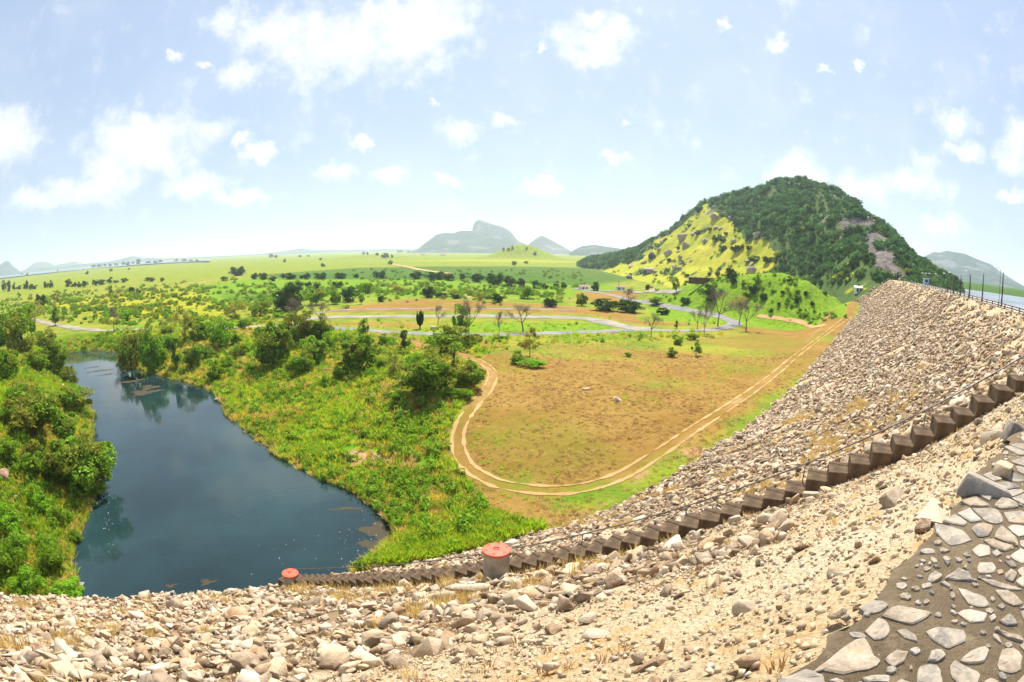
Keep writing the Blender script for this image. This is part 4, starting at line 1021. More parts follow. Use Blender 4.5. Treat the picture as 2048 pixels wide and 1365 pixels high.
def top_height(q, py):
    zs = np.linspace(CZ+1, CZ+12, 400); P = np.c_[np.full(400, q[0]), np.full(400, q[1]), zs]; x, y = to_px(P); return zs[int(np.argmin(np.abs(y-py)))]-CZ
for k, (px, py) in enumerate([(2003, 545), (1965, 548), (1940, 550), (1921, 551), (1907, 552), (1895, 555)]):
    q, _ = crest_at(px-1, -1.6); h = top_height(q, py)
    t = empty('lamp_post', (q[0], q[1], CZ)); tag(t, 'dark pole on the dam crest, %s from the right edge of the photo' % ORD[k], 'pole', 'dark poles along the dam crest')
    v, f = tube([(0, 0, -.1), (0, 0, h*.5), (0, 0, h)], [.15, .12, .09], 8); mesh_obj('pole', v, f, M['dark_metal'], t, smooth=True)
    v, f = lathe([(.26, -.02), (.26, .2), (.2, .28), (.13, .3)], 10); mesh_obj('base', v, f, M['concrete_dark'], t)
for k, (px, py) in enumerate([(1996, 537), (1935, 543), (1902, 546), (1891, 548), (1874, 550), (1861, 551), (1855, 552), (1847, 553)]):
    q, _ = crest_at(px+2, -8.2); h = max(4.2, top_height(q, py))
    t = empty('street_lamp', (q[0], q[1], CZ), (0, 0, -math.radians(34)+math.pi)); tag(t, 'slender street lamp with white head across the crest road, %s from the right' % ORD[k], 'street lamp', 'street lamps across the crest road')
    v, f = tube([(0, 0, -.1), (0, 0, h*.6), (0, 0, h-.35), (.25, 0, h-.08), (.8, 0, h)], [.07, .06, .05, .04, .03], 7); mesh_obj('pole', v, f, M['rail_metal'], t, smooth=True)
    v, f = make_rock(5, (1, 1, 1), 0, 2); mesh_obj('lamp_head', v*np.array([.75, .34, .22])+np.array([1.15, 0, h+.02]), f, M['lamp_white'], t, smooth=True)

# ------------------------------------------------------------------ trees, shrubs
def leaf_quads(c, nrm, size, r, droop=0.0, aspect=.55):
    n = len(c); a = r.normal(size=(n, 3)); nn = nrm+r.normal(size=(n, 3))*.7; nn /= np.linalg.norm(nn, axis=1, keepdims=True)
    u = np.cross(nn, a); u /= np.linalg.norm(u, axis=1, keepdims=True)+1e-9; w = np.cross(nn, u)
    s = size*r.uniform(.6, 1.35, (n, 1)); u = u*s; w = w*s*aspect
    V = np.stack([c-u*.5, c+w*.5+u*.05, c+u*.5, c-w*.5+u*.05], 1)
    V[:, 2, 2] -= droop*s[:, 0]
    return V.reshape(-1, 3)
def crown_mesh(name, mats, seed, lobes, leaves, lsize, shape, lobe_r=(.10, .20), hollow=.5, z0=.28):
    """shape(r) -> random lobe centre in the unit crown (z 0..1, radius .5)"""
    r = np.random.RandomState(seed); C = np.array([shape(r) for _ in range(lobes)]); LR = r.uniform(*lobe_r, lobes)
    k = r.randint(0, lobes, leaves); d = r.normal(size=(leaves, 3)); d[:, 2] += .35; d /= np.linalg.norm(d, axis=1, keepdims=True)
    rad = LR[k]*(hollow+(1-hollow)*r.rand(leaves)**.5)
    LS = r.uniform(.6, 1.5, (lobes, 3)); ls = r.uniform(.65, 1.4, lobes)[k][:, None]
    c = C[k]+d*rad[:, None]*LS[k]*np.array([1, 1, .85]); c[:, 2] = np.maximum(c[:, 2], .02)
    V = leaf_quads(c, d, lsize*ls, r, .25); Fc = np.arange(len(V)).reshape(-1, 4)
    me = mesh_obj(name, V, Fc, mats, link=False)
    if isinstance(mats, (list, tuple)) and len(mats) > 1:
        me.polygons.foreach_set('material_index', (r.rand(lobes) < .3)[k].astype(np.int32))
    return me, C
def trunk_mesh(name, C, seed, top=.45, rad=.028, mat=None, limbs=9, lean=.05):
    r = random.Random(seed); V = []; Fc = []
    def add(p, q):
        k = len(V); V.extend(p); Fc.extend(tuple(i+k for i in f) for f in q)
    tx, ty = r.gauss(0, lean), r.gauss(0, lean)
    add(*tube([(0, 0, -.06), (tx*.3, ty*.3, top*.3), (tx*.7, ty*.7, top*.7), (tx, ty, top)], [rad*1.35, rad, rad*.85, rad*.6], 7))
    for c in list(C)[:limbs]:
        c = Vector(c); st = Vector((tx, ty, top))*r.uniform(.55, 1.0); mid = (st+c)*.5+Vector((r.gauss(0, .03), r.gauss(0, .03), -.02))
        add(*tube([st, mid, c], [rad*.5, rad*.32, rad*.12], 5))
    return mesh_obj(name, V, Fc, mat or M['bark'], link=False, smooth=True)
def sh_round(r):
    while 1:
        p = r.uniform(-1, 1, 3)
        if p@p < 1: return np.array([p[0]*.40, p[1]*.40, .48+p[2]*.40])
def sh_low(r):
    while 1:
        p = r.uniform(-1, 1, 3)
        if p@p < 1: return np.array([p[0]*.41, p[1]*.41, .42+p[2]*.40])
def sh_umb(r):
    a = r.uniform(0, 6.28); d = .40*math.sqrt(r.rand()); return np.array([d*math.cos(a), d*math.sin(a), .88-.9*d*d+r.normal()*.07-.25*r.rand()])
def sh_tall(r):
    z = r.uniform(.2, .88); w = .30*math.sin(math.pi*min(1, (z+.15)/1.1))+.05; a = r.uniform(0, 6.28); d = w*math.sqrt(r.rand()); return np.array([d*math.cos(a), d*math.sin(a), z])
def bare_mesh(seed, levels=5, spread=.55, up=.35):
    r = random.Random(seed); V = []; Fc = []; tips = []
    def seg(p, d, L, rad, lv):
        q = p+d*L; mid = (p+q)*.5+Vector((r.gauss(0, .04), r.gauss(0, .04), 0))*L
        v, f = tube([p, mid, q], [rad, rad*.85, rad*.62], 5 if lv < 2 else 3); k = len(V); V.extend(v); Fc.extend(tuple(i+k for i in x) for x in f)
        if lv >= 2: tips.append(q)
        if lv >= levels: return
        for _ in range(3 if lv < 3 else 2):
            nd = (d+Vector((r.gauss(0, spread), r.gauss(0, spread), r.gauss(up*.5, spread*.5)))).normalized()
            seg(q, nd, L*r.uniform(.55, .85), rad*.6, lv+1)
    seg(Vector((0, 0, -.04)), Vector((r.gauss(0, .06), r.gauss(0, .06), 1)).normalized(), .34, .022, 0)
    V = np.array([v[:] for v in V]); z = V[:, 2].max(); w = np.percentile(np.hypot(V[:, 0], V[:, 1]), 97)
    T = np.array([t[:] for t in tips]); s = np.array([.5/w, .5/w, 1/z])
    return V*s, Fc, T*s
PROTO = {}
def proto(key, variants): PROTO[key] = variants
def tree_var(seed, leaf, lobes, leaves, ls, shp, lr, top=.45, rad=.028, bark='bark', hollow=.5):
    cm, C = crown_mesh('crown', [M[l] for l in leaf] if isinstance(leaf, (tuple, list)) else M[leaf], seed, lobes, leaves, ls, shp, lr, hollow)
    return trunk_mesh('trunk', C, seed, top, rad, M[bark]), cm
proto('dense', [tree_var(1+i, ('leaf_green', 'leaf_olive'), 30, 5600, .062, sh_round, (.08, .17), .4) for i in range(3)])
proto('bush', [tree_var(11+i, ('leaf_green', 'leaf_bright'), 26, 3600, .065, sh_low, (.10, .18), .3) for i in range(3)])
proto('olive', [tree_var(21+i, ('leaf_olive', 'leaf_green'), 32, 4600, .055, sh_low, (.09, .16), .35) for i in range(3)])
proto('airy', [tree_var(31+i, ('leaf_olive', 'leaf_yellow'), 30, 1900, .050, sh_round, (.08, .15), .5, .02, 'bark_pale', .1) for i in range(2)])
proto('yellow', [tree_var(41+i, ('leaf_yellow', 'leaf_olive'), 26, 1500, .050, sh_tall, (.08, .14), .6, .018, 'bark_pale', .1) for i in range(2)])
proto('bright', [tree_var(51+i, ('leaf_bright', 'leaf_green'), 24, 2600, .065, sh_round, (.12, .19), .35) for i in range(2)])
proto('dark', [tree_var(61+i, 'leaf_dark', 26, 2600, .075, sh_low, (.12, .20), .3) for i in range(3)])
proto('umbrella', [tree_var(71+i, ('leaf_green', 'leaf_olive'), 40, 4200, .055, sh_umb, (.07, .13), .6, .022) for i in range(2)])
proto('tall', [tree_var(81+i, ('leaf_green', 'leaf_dark'), 24, 1900, .070, sh_tall, (.09, .15), .6) for i in range(2)])
proto('far', [tree_var(91+i, 'leaf_far', 14, 420, .15, sh_low, (.14, .24), .35, .04) for i in range(4)])
bare = []
for i in range(4):
    v, f, tips = bare_mesh(200+i); r = np.random.RandomState(i)
    k = r.randint(0, len(tips), 2200); c = tips[k]+r.normal(size=(2200, 3))*.035
    lv = leaf_quads(c, r.normal(size=(2200, 3)), .040, r, 0, .16)
    bare.append((mesh_obj('trunk', v, f, M['bark_pale'] if i % 2 else M['bark'], link=False), mesh_obj('crown', lv, np.arange(len(lv)).reshape(-1, 4), M['twig'] if i < 3 else M['leaf_yellow'], link=False)))
proto('bare', bare)
def cactus():
    V = []; Fc = []; r = random.Random(3)
    def add(p, q):
        k = len(V); V.extend(p); Fc.extend(tuple(i+k for i in f) for f in q)
    add(*tube([(0, 0, -.05), (0, 0, .3)], [.07, .06], 8))
    for i in range(26):
        a = i*2.4; d = .10+.26*r.random(); h = r.uniform(.6, 1.0); c, s = math.cos(a), math.sin(a)
        add(*tube([(c*.03, s*.03, .15), (c*d*.7, s*d*.7, .28), (c*d, s*d, .5), (c*d*1.02, s*d*1.02, h-.04), (c*d, s*d, h)], [.03, .035, .036, .033, .008], 6))
    return mesh_obj('stems', V, Fc, M['leaf_dark'], link=False)
CACT = cactus()
tree_n = [0]
def place(kind, x, y, hpx, wpx, label, cat='tree', group=None, fn=top_z, name=None):
    p, k = ground_hit(x, y, fn); h = hpx/FPX*k*1.04; w = wpx/FPX*k*1.10
    r = random.Random(int(x*13+y*7)); rz = r.uniform(0, 6.28)
    nm = name or {'tree': 'tree', 'shrub': 'shrub', 'bush': 'shrub', 'cactus': 'cactus'}.get(cat, 'tree')
    tree_n[0] += 1
    if kind == 'bare': h *= 1.12; w *= 1.12
    t = empty(nm, p, (0, 0, rz), (w, w, h)); tag(t, label, cat, group)
    if kind == 'cactus':
        inst('stems', CACT, t); return t
    vs = PROTO[kind]; tm, cm = vs[r.randrange(len(vs))]
    inst('trunk', tm, t); inst('crown', cm, t); return t
# individually described trees: kind, x, y of the foot, height, width, label, category
BIG = [
 ('olive', 45, 708, 112, 112, 'large dark olive tree on the left bank at the photo edge', 'tree'), ('dense', 112, 752, 72, 66, 'rounded green tree on the left bank beside the far end of the pond', 'tree'),
 ('dense', 20, 760, 62, 60, 'green tree at the left edge below the large olive tree', 'tree'), ('olive', 70, 882, 110, 152, 'broad brownish-olive tree on the left bank at mid length of the pond', 'tree'),
 ('dense', 182, 992, 128, 140, 'dense bright-leaved tree overhanging the left side of the pond', 'tree'), ('dense', 104, 965, 92, 96, 'green tree just left of the one overhanging the pond', 'tree'),
 ('bush', 78, 1020, 60, 54, 'round bush casting a dark shadow on the left bank', 'shrub'), ('olive', 150, 822, 58, 84, 'olive shrub at the waterside on the left bank below the white stones', 'shrub'),
 ('olive', 52, 815, 58, 80, 'low olive thicket on the left bank behind the broad brownish tree', 'shrub'), ('bush', 18, 1150, 70, 84, 'leafy bush at the left edge just above the dam rocks', 'shrub'),
 ('bush', 112, 1150, 70, 80, 'leafy bush by the near left corner of the pond', 'shrub'), ('bush', 62, 1182, 54, 76, 'low green bush against the dam rocks at lower left', 'shrub'),
 ('bush', 20, 1060, 60, 70, 'bush at the left edge between the shadowed bush and the dam', 'shrub'), ('bright', 140, 1192, 34, 70, 'bright green low growth where the left bank meets the dam', 'shrub'),
 ('olive', 262, 738, 78, 62, 'olive tree standing in the water edge on the far right bank', 'tree'), ('dense', 302, 746, 98, 58, 'tall dark tree overhanging the far right bank of the pond', 'tree'),
 ('tall', 352, 738, 58, 32, 'narrow green tree on the right bank, right of the tall dark one', 'tree'), ('dense', 390, 733, 50, 46, 'small rounded tree on the right bank above the yellow reeds', 'tree'),
 ('bush', 433, 760, 40, 38, 'small dark shrub near the bend of the right bank', 'shrub'), ('airy', 372, 684, 74, 66, 'thin olive tree on the slope beyond the right bank', 'tree'),
 ('bush', 406, 676, 46, 42, 'dark green bush beside the thin olive tree', 'shrub'), ('bright', 441, 694, 62, 60, 'light green spreading tree between pond and scrub', 'tree'), ('bush', 472, 688, 30, 30, 'small dark bush right of the light green tree', 'shrub'),
 ('dense', 548, 732, 94, 88, 'big dark leafy tree at the left of the bank clump', 'tree'), ('olive', 598, 694, 78, 60, 'olive leafy tree at the back of the bank clump', 'tree'), ('dense', 640, 686, 58, 54, 'rounded tree at the back right of the bank clump', 'tree'),
 ('dense', 628, 728, 60, 66, 'green tree in the middle of the bank clump', 'tree'), ('dense', 606, 750, 48, 48, 'small dark tree at the front of the bank clump', 'tree'),
 ('dense', 716, 742, 80, 82, 'broad big-leaved tree right of the bank clump', 'tree'), ('bush', 682, 758, 36, 32, 'small shrub in front of the broad big-leaved tree', 'shrub'), ('bush', 650, 770, 24, 24, 'lone small shrub on the grassy bank', 'shrub'),
 ('airy', 790, 750, 58, 50, 'thin yellow-green tree on the bank between two dense trees', 'tree'), ('tall', 808, 702, 42, 32, 'narrow dark green tree beside the reddish path', 'tree'),
 ('umbrella', 905, 738, 78, 122, 'wide flat-topped tree above the bend of the dirt track', 'tree'), ('dense', 862, 792, 92, 108, 'dense dark tree on the bank left of the dirt track bend', 'tree'), ('dense', 940, 778, 58, 66, 'rounded tree touching the dirt track bend', 'tree'),
 ('bush', 800, 806, 28, 40, 'low bush below the dense dark tree on the bank', 'shrub'), ('tall', 728, 678, 42, 28, 'slim young tree between the stone road and the path', 'tree'),
 ('bare', 590, 652, 48, 52, 'pale half-bare tree at the left road junction', 'tree'), ('bare', 643, 652, 42, 42, 'grey leafless tree on the road island near the junction', 'tree'), ('bare', 228, 664, 42, 36, 'bare tree beside the pale road beyond the pond', 'tree'),
 ('tall', 111, 652, 32, 28, 'small green tree beside the far left of the pale road', 'tree'), ('airy', 70, 652, 48, 50, 'yellowish thin tree at the far left end of the pale road', 'tree'),
 ('cactus', 840, 658, 36, 20, 'dark columnar cactus on the grassy road island', 'cactus'), ('bare', 876, 652, 36, 34, 'leafless tree beside the dark cactus', 'tree'), ('tall', 922, 676, 70, 44, 'green leaning tree by the asphalt road on the island', 'tree'),
 ('bare', 938, 677, 68, 48, 'tall leafless tree just right of the green leaning tree', 'tree'), ('bare', 998, 675, 46, 30, 'slim leafless tree at the middle of the asphalt road', 'tree'), ('bare', 1046, 664, 48, 66, 'wide leafless tree on the green road island', 'tree'),
 ('yellow', 1060, 714, 64, 48, 'yellow-leaved tree alone at the top of the brown field', 'tree'), ('bush', 1036, 728, 28, 30, 'dark bush at the foot of the yellow-leaved tree', 'shrub'), ('bright', 1066, 734, 16, 54, 'low green growth around the foot of the yellow-leaved tree', 'shrub'),
 ('bush', 952, 680, 12, 34, 'low hedge-like bush on the roadside below the tall leafless tree', 'shrub'), ('bush', 1002, 681, 11, 36, 'low hedge-like bush below the slim leafless tree', 'shrub'),
 ('bare', 1302, 674, 40, 36, 'leafless tree beside the road junction on the right', 'tree'), ('bare', 1408, 670, 52, 46, 'leafless tree in front of the road near the right bend', 'tree'), ('bare', 1435, 653, 64, 56, 'largest leafless tree behind the right road bend', 'tree'),
 ('bare', 1492, 662, 52, 48, 'leaning leafless tree right of the road bend', 'tree'), ('bare', 1478, 650, 50, 44, 'leafless tree behind the leaning one at the road bend', 'tree'), ('bare', 1394, 660, 36, 30, 'small leafless tree left of the road bend group', 'tree'),
 ('tall', 1353, 658, 16, 12, 'tiny shrub on the grass beyond the right road', 'shrub'), ('dark', 1325, 630, 16, 26, 'small dark rounded tree alone on the right terrace', 'tree'),
 ('bush', 1357, 690, 20, 22, 'leafy bush in the brown field below the road', 'shrub'), ('bush', 1386, 680, 14, 26, 'low bush under the leafless tree at the field edge', 'shrub'), ('tall', 1392, 712, 30, 26, 'tallest dark bush in the brown field', 'shrub'), ('bush', 1343, 714, 20, 22, 'round bush left of the tallest field bush', 'shrub'), ('bush', 1256, 714, 10, 16, 'tiny low bush at the left of the field bushes', 'shrub'),
 ('dark', 1212, 622, 26, 54, 'wide dark rounded tree on the terrace edge', 'tree'), ('dark', 1258, 625, 30, 52, 'dark thicket under a half-bare tree on the terrace edge', 'tree'), ('bare', 1256, 622, 40, 46, 'half-bare pale tree rising from the dark thicket', 'tree'),
 ('dense', 1163, 612, 28, 28, 'upright green tree left of the wide dark rounded one', 'tree'), ('dark', 1100, 614, 20, 32, 'dark rounded bush on the terrace edge below the bright tree', 'shrub'), ('bright', 1055, 598, 28, 30, 'bright lime-green rounded tree on the plain', 'tree'),
 ('dark', 992, 605, 18, 36, 'dark dome-shaped bush left of the lime-green tree', 'shrub'), ('dark', 1190, 582, 20, 18, 'dark round tree beside the small white house', 'tree'), ('dark', 1296, 580, 11, 17, 'small dark tree along the pale road below the hill', 'tree'), ('tall', 1352, 585, 30, 20, 'dark narrow tree at the end of the pale road below the hill', 'tree'),
 ('dark', 911, 598, 11, 18, 'small dark bush on the terrace rim', 'shrub'), ('dark', 858, 596, 24, 28, 'pointed dark tree on the terrace rim', 'tree'), ('dark', 882, 596, 12, 26, 'low dark bush touching the pointed tree', 'shrub'), ('dark', 763, 604, 13, 20, 'dark round bush at the left of the terrace rim', 'shrub'),
 ('tall', 723, 609, 20, 16, 'small slim tree at the left end of the terrace', 'tree'), ('bright', 731, 588, 24, 30, 'bright green rounded tree in the scrub left of centre', 'tree'), ('dark', 700, 604, 32, 36, 'dark green tree below the bright rounded one', 'tree'), ('dense', 672, 609, 30, 28, 'dark tree at the scrub edge left of the terrace', 'tree'),
 ('dark', 575, 622, 58, 70, 'largest dark tree in the scrub beyond the road junction', 'tree'), ('dense', 632, 610, 36, 40, 'dark green tree right of the largest scrub tree', 'tree'), ('airy', 795, 588, 22, 34, 'pale feathery tree in the scrub at centre left', 'tree'), ('airy', 962, 602, 22, 28, 'pale shrub beside the footpath through the scrub', 'shrub'),
 ('airy', 470, 640, 40, 60, 'open olive tree in the scrub left of the largest dark tree', 'tree'), ('olive', 520, 632, 34, 46, 'olive shrub just left of the largest dark scrub tree', 'shrub'), ('bush', 253, 642, 24, 28, 'dark conical bush in the scrub beyond the bare roadside tree', 'shrub'), ('dark', 82, 616, 30, 26, 'dark upright tree in the scrub at far left', 'tree'), ('airy', 114, 606, 26, 26, 'brownish thin tree right of the dark upright tree', 'tree'),
 ('tall', 222, 592, 20, 10, 'narrow dark tree on the slope left of the bare soil', 'tree'), ('airy', 238, 590, 16, 20, 'pale bushy tree beside the narrow dark one', 'tree'), ('dark', 263, 587, 15, 14, 'dark upright bush on the slope at left', 'shrub'), ('dark', 277, 588, 9, 11, 'small dark bush right of the upright one on the slope', 'shrub'),
]
for (kd, x, y, h, w, lab, cat) in BIG: place(kd, x, y, h, w, lab, cat)

BANK = [(245, 712, 40, 36), (322, 728, 46, 40), (340, 700, 36, 46), (410, 716, 30, 40), (455, 735, 26, 34), (480, 712, 30, 40), (500, 745, 26, 30), (520, 690, 40, 44), (565, 672, 34, 40), (585, 745, 30, 34), (660, 700, 40, 44), (690, 690, 34, 38), (745, 712, 34, 40), (765, 735, 24, 34), (770, 690, 30, 34), (830, 735, 34, 40), (900, 800, 30, 46), (930, 800, 26, 40), (820, 775, 34, 46), (845, 815, 22, 40), (700, 765, 20, 30), (742, 755, 22, 30), (440, 665, 24, 34), (490, 660, 26, 36), (335, 672, 26, 34), (285, 690, 34, 38)]
for k, (x, y, h, w) in enumerate(sorted(BANK)):
    place(['bush', 'airy', 'bright', 'olive', 'bright'][k % 5], x, y, h*.9, w*.95, 'leafy shrub on the grassy right bank of the pond, %s from the left' % ORD[k], 'shrub', 'leafy shrubs on the right bank')
LBANK = [(95, 705, 50, 50), (140, 770, 40, 44), (15, 690, 60, 60), (70, 745, 44, 60), (30, 860, 60, 70), (130, 880, 60, 74), (20, 930, 50, 60), (60, 950, 44, 54), (150, 935, 60, 66), (120, 1050, 34, 46), (45, 1110, 50, 60), (150, 1085, 26, 36), (95, 1110, 40, 50)]
for k, (x, y, h, w) in enumerate(sorted(LBANK)):
    place(['bush', 'dense', 'olive', 'bright'][k % 4], x, y, h, w, 'leafy shrub on the overgrown left bank of the pond, %s from the left' % ORD[k], 'shrub', 'leafy shrubs on the left bank')
ROW = [(566, 557, 10, 12), (582, 559, 14, 26), (603, 558, 9, 10), (614, 559, 13, 16), (642, 559, 16, 27), (680, 558, 15, 27), (712, 556, 9, 14), (760, 558, 19, 26), (831, 559, 17, 27), (862, 562, 19, 27), (880, 560, 17, 27), (898, 562, 15, 22), (925, 562, 18, 11), (956, 565, 18, 29), (990, 570, 28, 40), (1020, 574, 23, 24), (1042, 575, 19, 22), (1072, 577, 17, 22), (1090, 579, 11, 14), (1112, 578, 13, 14), (1128, 577, 13, 16), (476, 552, 22, 34), (510, 559, 13, 16), (527, 560, 17, 18), (449, 562, 9, 16), (545, 563, 10, 18), (600, 575, 12, 17), (617, 575, 12, 15), (634, 579, 14, 17), (676, 576, 15, 26)]
for k, (x, y, h, w) in enumerate(sorted(ROW)):
    place('dark', x, y, h, w, 'dark rounded tree, %s from the left in the long row across the green plain' % ORD[k], 'tree', 'dark trees in a row across the green plain')
LROW = [(8, 584, 24, 11), (17, 584, 22, 11), (28, 582, 17, 9), (38, 580, 9, 15), (52, 579, 17, 13), (66, 579, 11, 20), (92, 576, 13, 12), (101, 576, 15, 12), (136, 574, 15, 15), (148, 574, 9, 15), (158, 575, 11, 12), (170, 575, 14, 13), (191, 572, 13, 15), (205, 570, 11, 19), (220, 568, 14, 15), (232, 567, 7, 11), (249, 565, 9, 15), (300, 564, 10, 22), (324, 564, 9, 9)]
for k, (x, y, h, w) in enumerate(LROW):
    place('far', x, y, h, w, 'dark far tree, %s from the left edge in the broken row on the left plain' % ORD[k], 'tree', 'dark trees in the broken row on the left plain')
FARL = [(174, 549, 7, 8), (222, 544, 7, 7), (258, 540, 4, 5), (44, 550, 4, 5), (54, 552, 6, 6), (115, 544, 4, 4), (186, 536, 6, 12), (200, 535, 7, 13), (210, 534, 6, 6), (220, 534, 7, 9), (232, 532, 6, 8), (248, 531, 7, 9), (256, 533, 10, 8), (266, 529, 6, 8), (278, 530, 12, 12), (296, 528, 6, 12), (312, 528, 6, 12), (322, 526, 6, 10), (352, 524, 6, 10), (368, 524, 6, 12), (382, 524, 5, 10), (394, 524, 5, 8)]
for k, (x, y, h, w) in enumerate(sorted(FARL)):
    place('far', x, y, h, w, 'tiny far tree, %s from the left on the plain before the lake' % ORD[k], 'tree', 'tiny trees on the left plain before the lake')
FARC = [(542, 516, 9, 10), (553, 516, 6, 9), (600, 515, 5, 7), (617, 514, 4, 6), (641, 521, 5, 6), (646, 534, 8, 10), (569, 526, 9, 7), (727, 510, 7, 7), (735, 510, 6, 6), (754, 512, 7, 6), (770, 517, 12, 16), (784, 517, 9, 6), (781, 530, 10, 10), (1030, 531, 9, 13), (1052, 528, 6, 9), (1007, 502, 7, 5), (1017, 501, 6, 7), (1025, 499, 8, 5), (1054, 499, 5, 5), (1070, 511, 9, 7), (800, 506, 6, 14), (818, 506, 5, 10), (838, 506, 6, 9), (860, 506, 6, 8), (878, 506, 7, 8), (900, 506, 5, 12)]
for k, (x, y, h, w) in enumerate(sorted(FARC)):
    place('far', x, y, h, w, 'tiny far tree, %s from the left on the plain before the central mountain' % ORD[k], 'tree', 'tiny trees on the central plain')
KN = [(1418, 602, 34, 40), (1313, 610, 18, 34), (1370, 608, 16, 22), (1467, 568, 28, 17), (1487, 574, 15, 11), (1515, 568, 20, 20), (1507, 588, 20, 22), (1527, 600, 16, 18), (1493, 595, 11, 18), (1480, 606, 13, 24), (1565, 588, 8, 10), (1595, 586, 9, 16), (1580, 566, 9, 14), (1592, 606, 14, 18), (1558, 613, 9, 7), (1542, 626, 10, 9), (1612, 590, 8, 14), (1575, 604, 9, 12), (1545, 585, 8, 12), (1440, 585, 9, 14), (1625, 610, 8, 12), (1650, 590, 10, 14)]
for k, (x, y, h, w) in enumerate(sorted(KN)):
    place('dark' if k % 3 else 'bush', x, y, h, w, 'dark bush on the bright green knoll, %s from the left' % ORD[k], 'shrub', 'dark bushes on the green knoll')
HB = [(1430, 486, 16, 14), (1446, 505, 17, 18), (1471, 504, 14, 22), (1338, 524, 9, 11), (1460, 556, 24, 20), (1435, 554, 12, 10), (1419, 552, 9, 9), (1395, 470, 10, 14), (1445, 484, 12, 14), (1497, 500, 10, 12), (1510, 525, 14, 26), (1374, 553, 6, 12), (1535, 525, 14, 26), (1356, 500, 8, 10), (1302, 518, 12, 16), (1420, 462, 8, 10), (1484, 498, 10, 10), (1452, 470, 7, 9), (1260, 553, 7, 10)]
for k, (x, y, h, w) in enumerate(sorted(HB)):
    place('dark', x, y, h, w, 'dark bush on the yellow hillside, %s from the left' % ORD[k], 'shrub', 'dark bushes on the yellow hillside')
# boulders on the yellow slope
BM = [mesh_obj('boulder', *make_rock(400+i, [(1, .8, .8), (1.3, .9, .6)][i % 2], 8, 2), M['boulder'], link=False) for i in range(5)]
HBO = [(1371, 494, 19), (1337, 510, 19), (1361, 515, 12), (1388, 470, 16), (1366, 478, 22), (1410, 462, 18), (1429, 438, 18), (1411, 486, 16), (1469, 483, 16), (1432, 456, 10), (1441, 458, 9), (1497, 524, 14), (1503, 546, 24), (1348, 540, 17), (1298, 547, 26), (1311, 545, 14), (1288, 526, 11), (1304, 515, 17), (1262, 534, 12), (1258, 558, 15), (1515, 474, 18), (1325, 488, 12), (1382, 523, 8), (1362, 527, 7), (1318, 500, 10), (1275, 518, 9), (1450, 430, 12), (1460, 440, 12), (1475, 428, 12), (1435, 400, 14), (1530, 478, 12), (1357, 505, 8)]
for k, (x, y, w) in enumerate(sorted(HBO)):
    p, kk = ground_hit(x, y); sz = w/FPX*kk*1.05; r = random.Random(k)
    o = inst('boulder', BM[k % 5], None, p+Vector((0, 0, sz*.12)), (r.gauss(0, .25), r.gauss(0, .25), r.uniform(0, 6.28)), (sz, sz, sz*r.uniform(.8, 1.05)))
    tag(o, 'grey boulder on the yellow hillside, %s from the left' % ORD[k], 'boulder', 'boulders on the yellow hillside')
# stones lying about the pond and field
boulder_thing(1237, 802, 1.6, (1.2, .8, .75), (.1, .1, .4), 'pale rock with a weedy foot alone in the brown field', 'rock', 31)
boulder_thing(1172, 780, 1.1, (1.6, .7, .3), (0, 0, .4), 'low flat pale stone in the brown field', 'rock', 32)
boulder_thing(122, 772, 1.6, (1, .9, .7), (0, .1, .4), 'white stone on the left bank above the water', 'rock', 33)
boulder_thing(133, 788, 1.1, (1, .9, .6), (0, .1, 1.4), 'smaller white stone just below the other on the left bank', 'rock', 34)
boulder_thing(438, 802, 1.6, (1.4, .9, .4), (0, 0, .2), 'flat brown stone at the bend of the right bank', 'rock_red', 35)
boulder_thing(141, 1150, 1.0, (.8, .7, 1.1), (0, .1, .4), 'grey upright stone at the near left corner of the pond', 'rock_grey', 36)
boulder_thing(165, 1175, 1.0, (1.1, .8, .7), (0, .1, .9), 'grey rounded stone beside the dam in the near left corner of the pond', 'rock_grey', 37)
boulder_thing(10, 962, 2.2, (.9, .8, 1.0), (0, .1, .4), 'dark red boulder at the left edge of the bank', 'rock_red', 38)
boulder_thing(30, 1000, 1.3, (1, .8, .7), (0, .1, 2.4), 'small reddish stone below the dark red boulder', 'rock_red', 39)
boulder_thing(815, 605, 1.5, (1, .8, .6), (0, .1, 2.4), 'tiny pale stone at the terrace rim', 'rock', 40)
boulder_thing(870, 659, 2.6, (1.2, .8, .45), (0, .1, .4), 'dark stone heap on the grassy road island beside the cactus', 'boulder', 41)

# small low buildings and walls in the distance
def house(px, py, w, d, h, rz, wall, label, cat='house', doors=1):
    p, k = ground_hit(px, py); t = empty('house', p, (0, 0, rz)); tag(t, label, cat)
    me = box_mesh('wall', w, d, h+1, .02); me.materials.append(M[wall]); inst('wall', me, t, (0, 0, h/2-.5))
    v = [(-w/2-.4, -d/2-.4, h), (w/2+.4, -d/2-.4, h), (w/2+.4, d/2+.4, h), (-w/2-.4, d/2+.4, h), (-w/2-.4, 0, h+d*.28), (w/2+.4, 0, h+d*.28)]
    mesh_obj('roof', v, [(0, 1, 5, 4), (2, 3, 4, 5), (0, 4, 3), (1, 2, 5), (0, 3, 2, 1)], M['roof_tile'] if wall == 'white_wall' and cat == 'house' else M['white_wall'], t)
    for i in range(doors):
        me = box_mesh('door', .9, .08, h*.75, .005); me.materials.append(M['dark_gap']); inst('door', me, t, ((i-.5*(doors-1))*w*.3-w*.1, -d/2-.05, h*.375))
        me = box_mesh('window', .9, .08, .8, .005); me.materials.append(M['dark_gap']); inst('window', me, t, (w*.3, -d/2-.05, h*.55))
    return t
house(1716, 584, 3.4, 2.6, 1.9, -.5, 'white_wall', 'small white hut with a pale roof below the far end of the dam', 'hut')
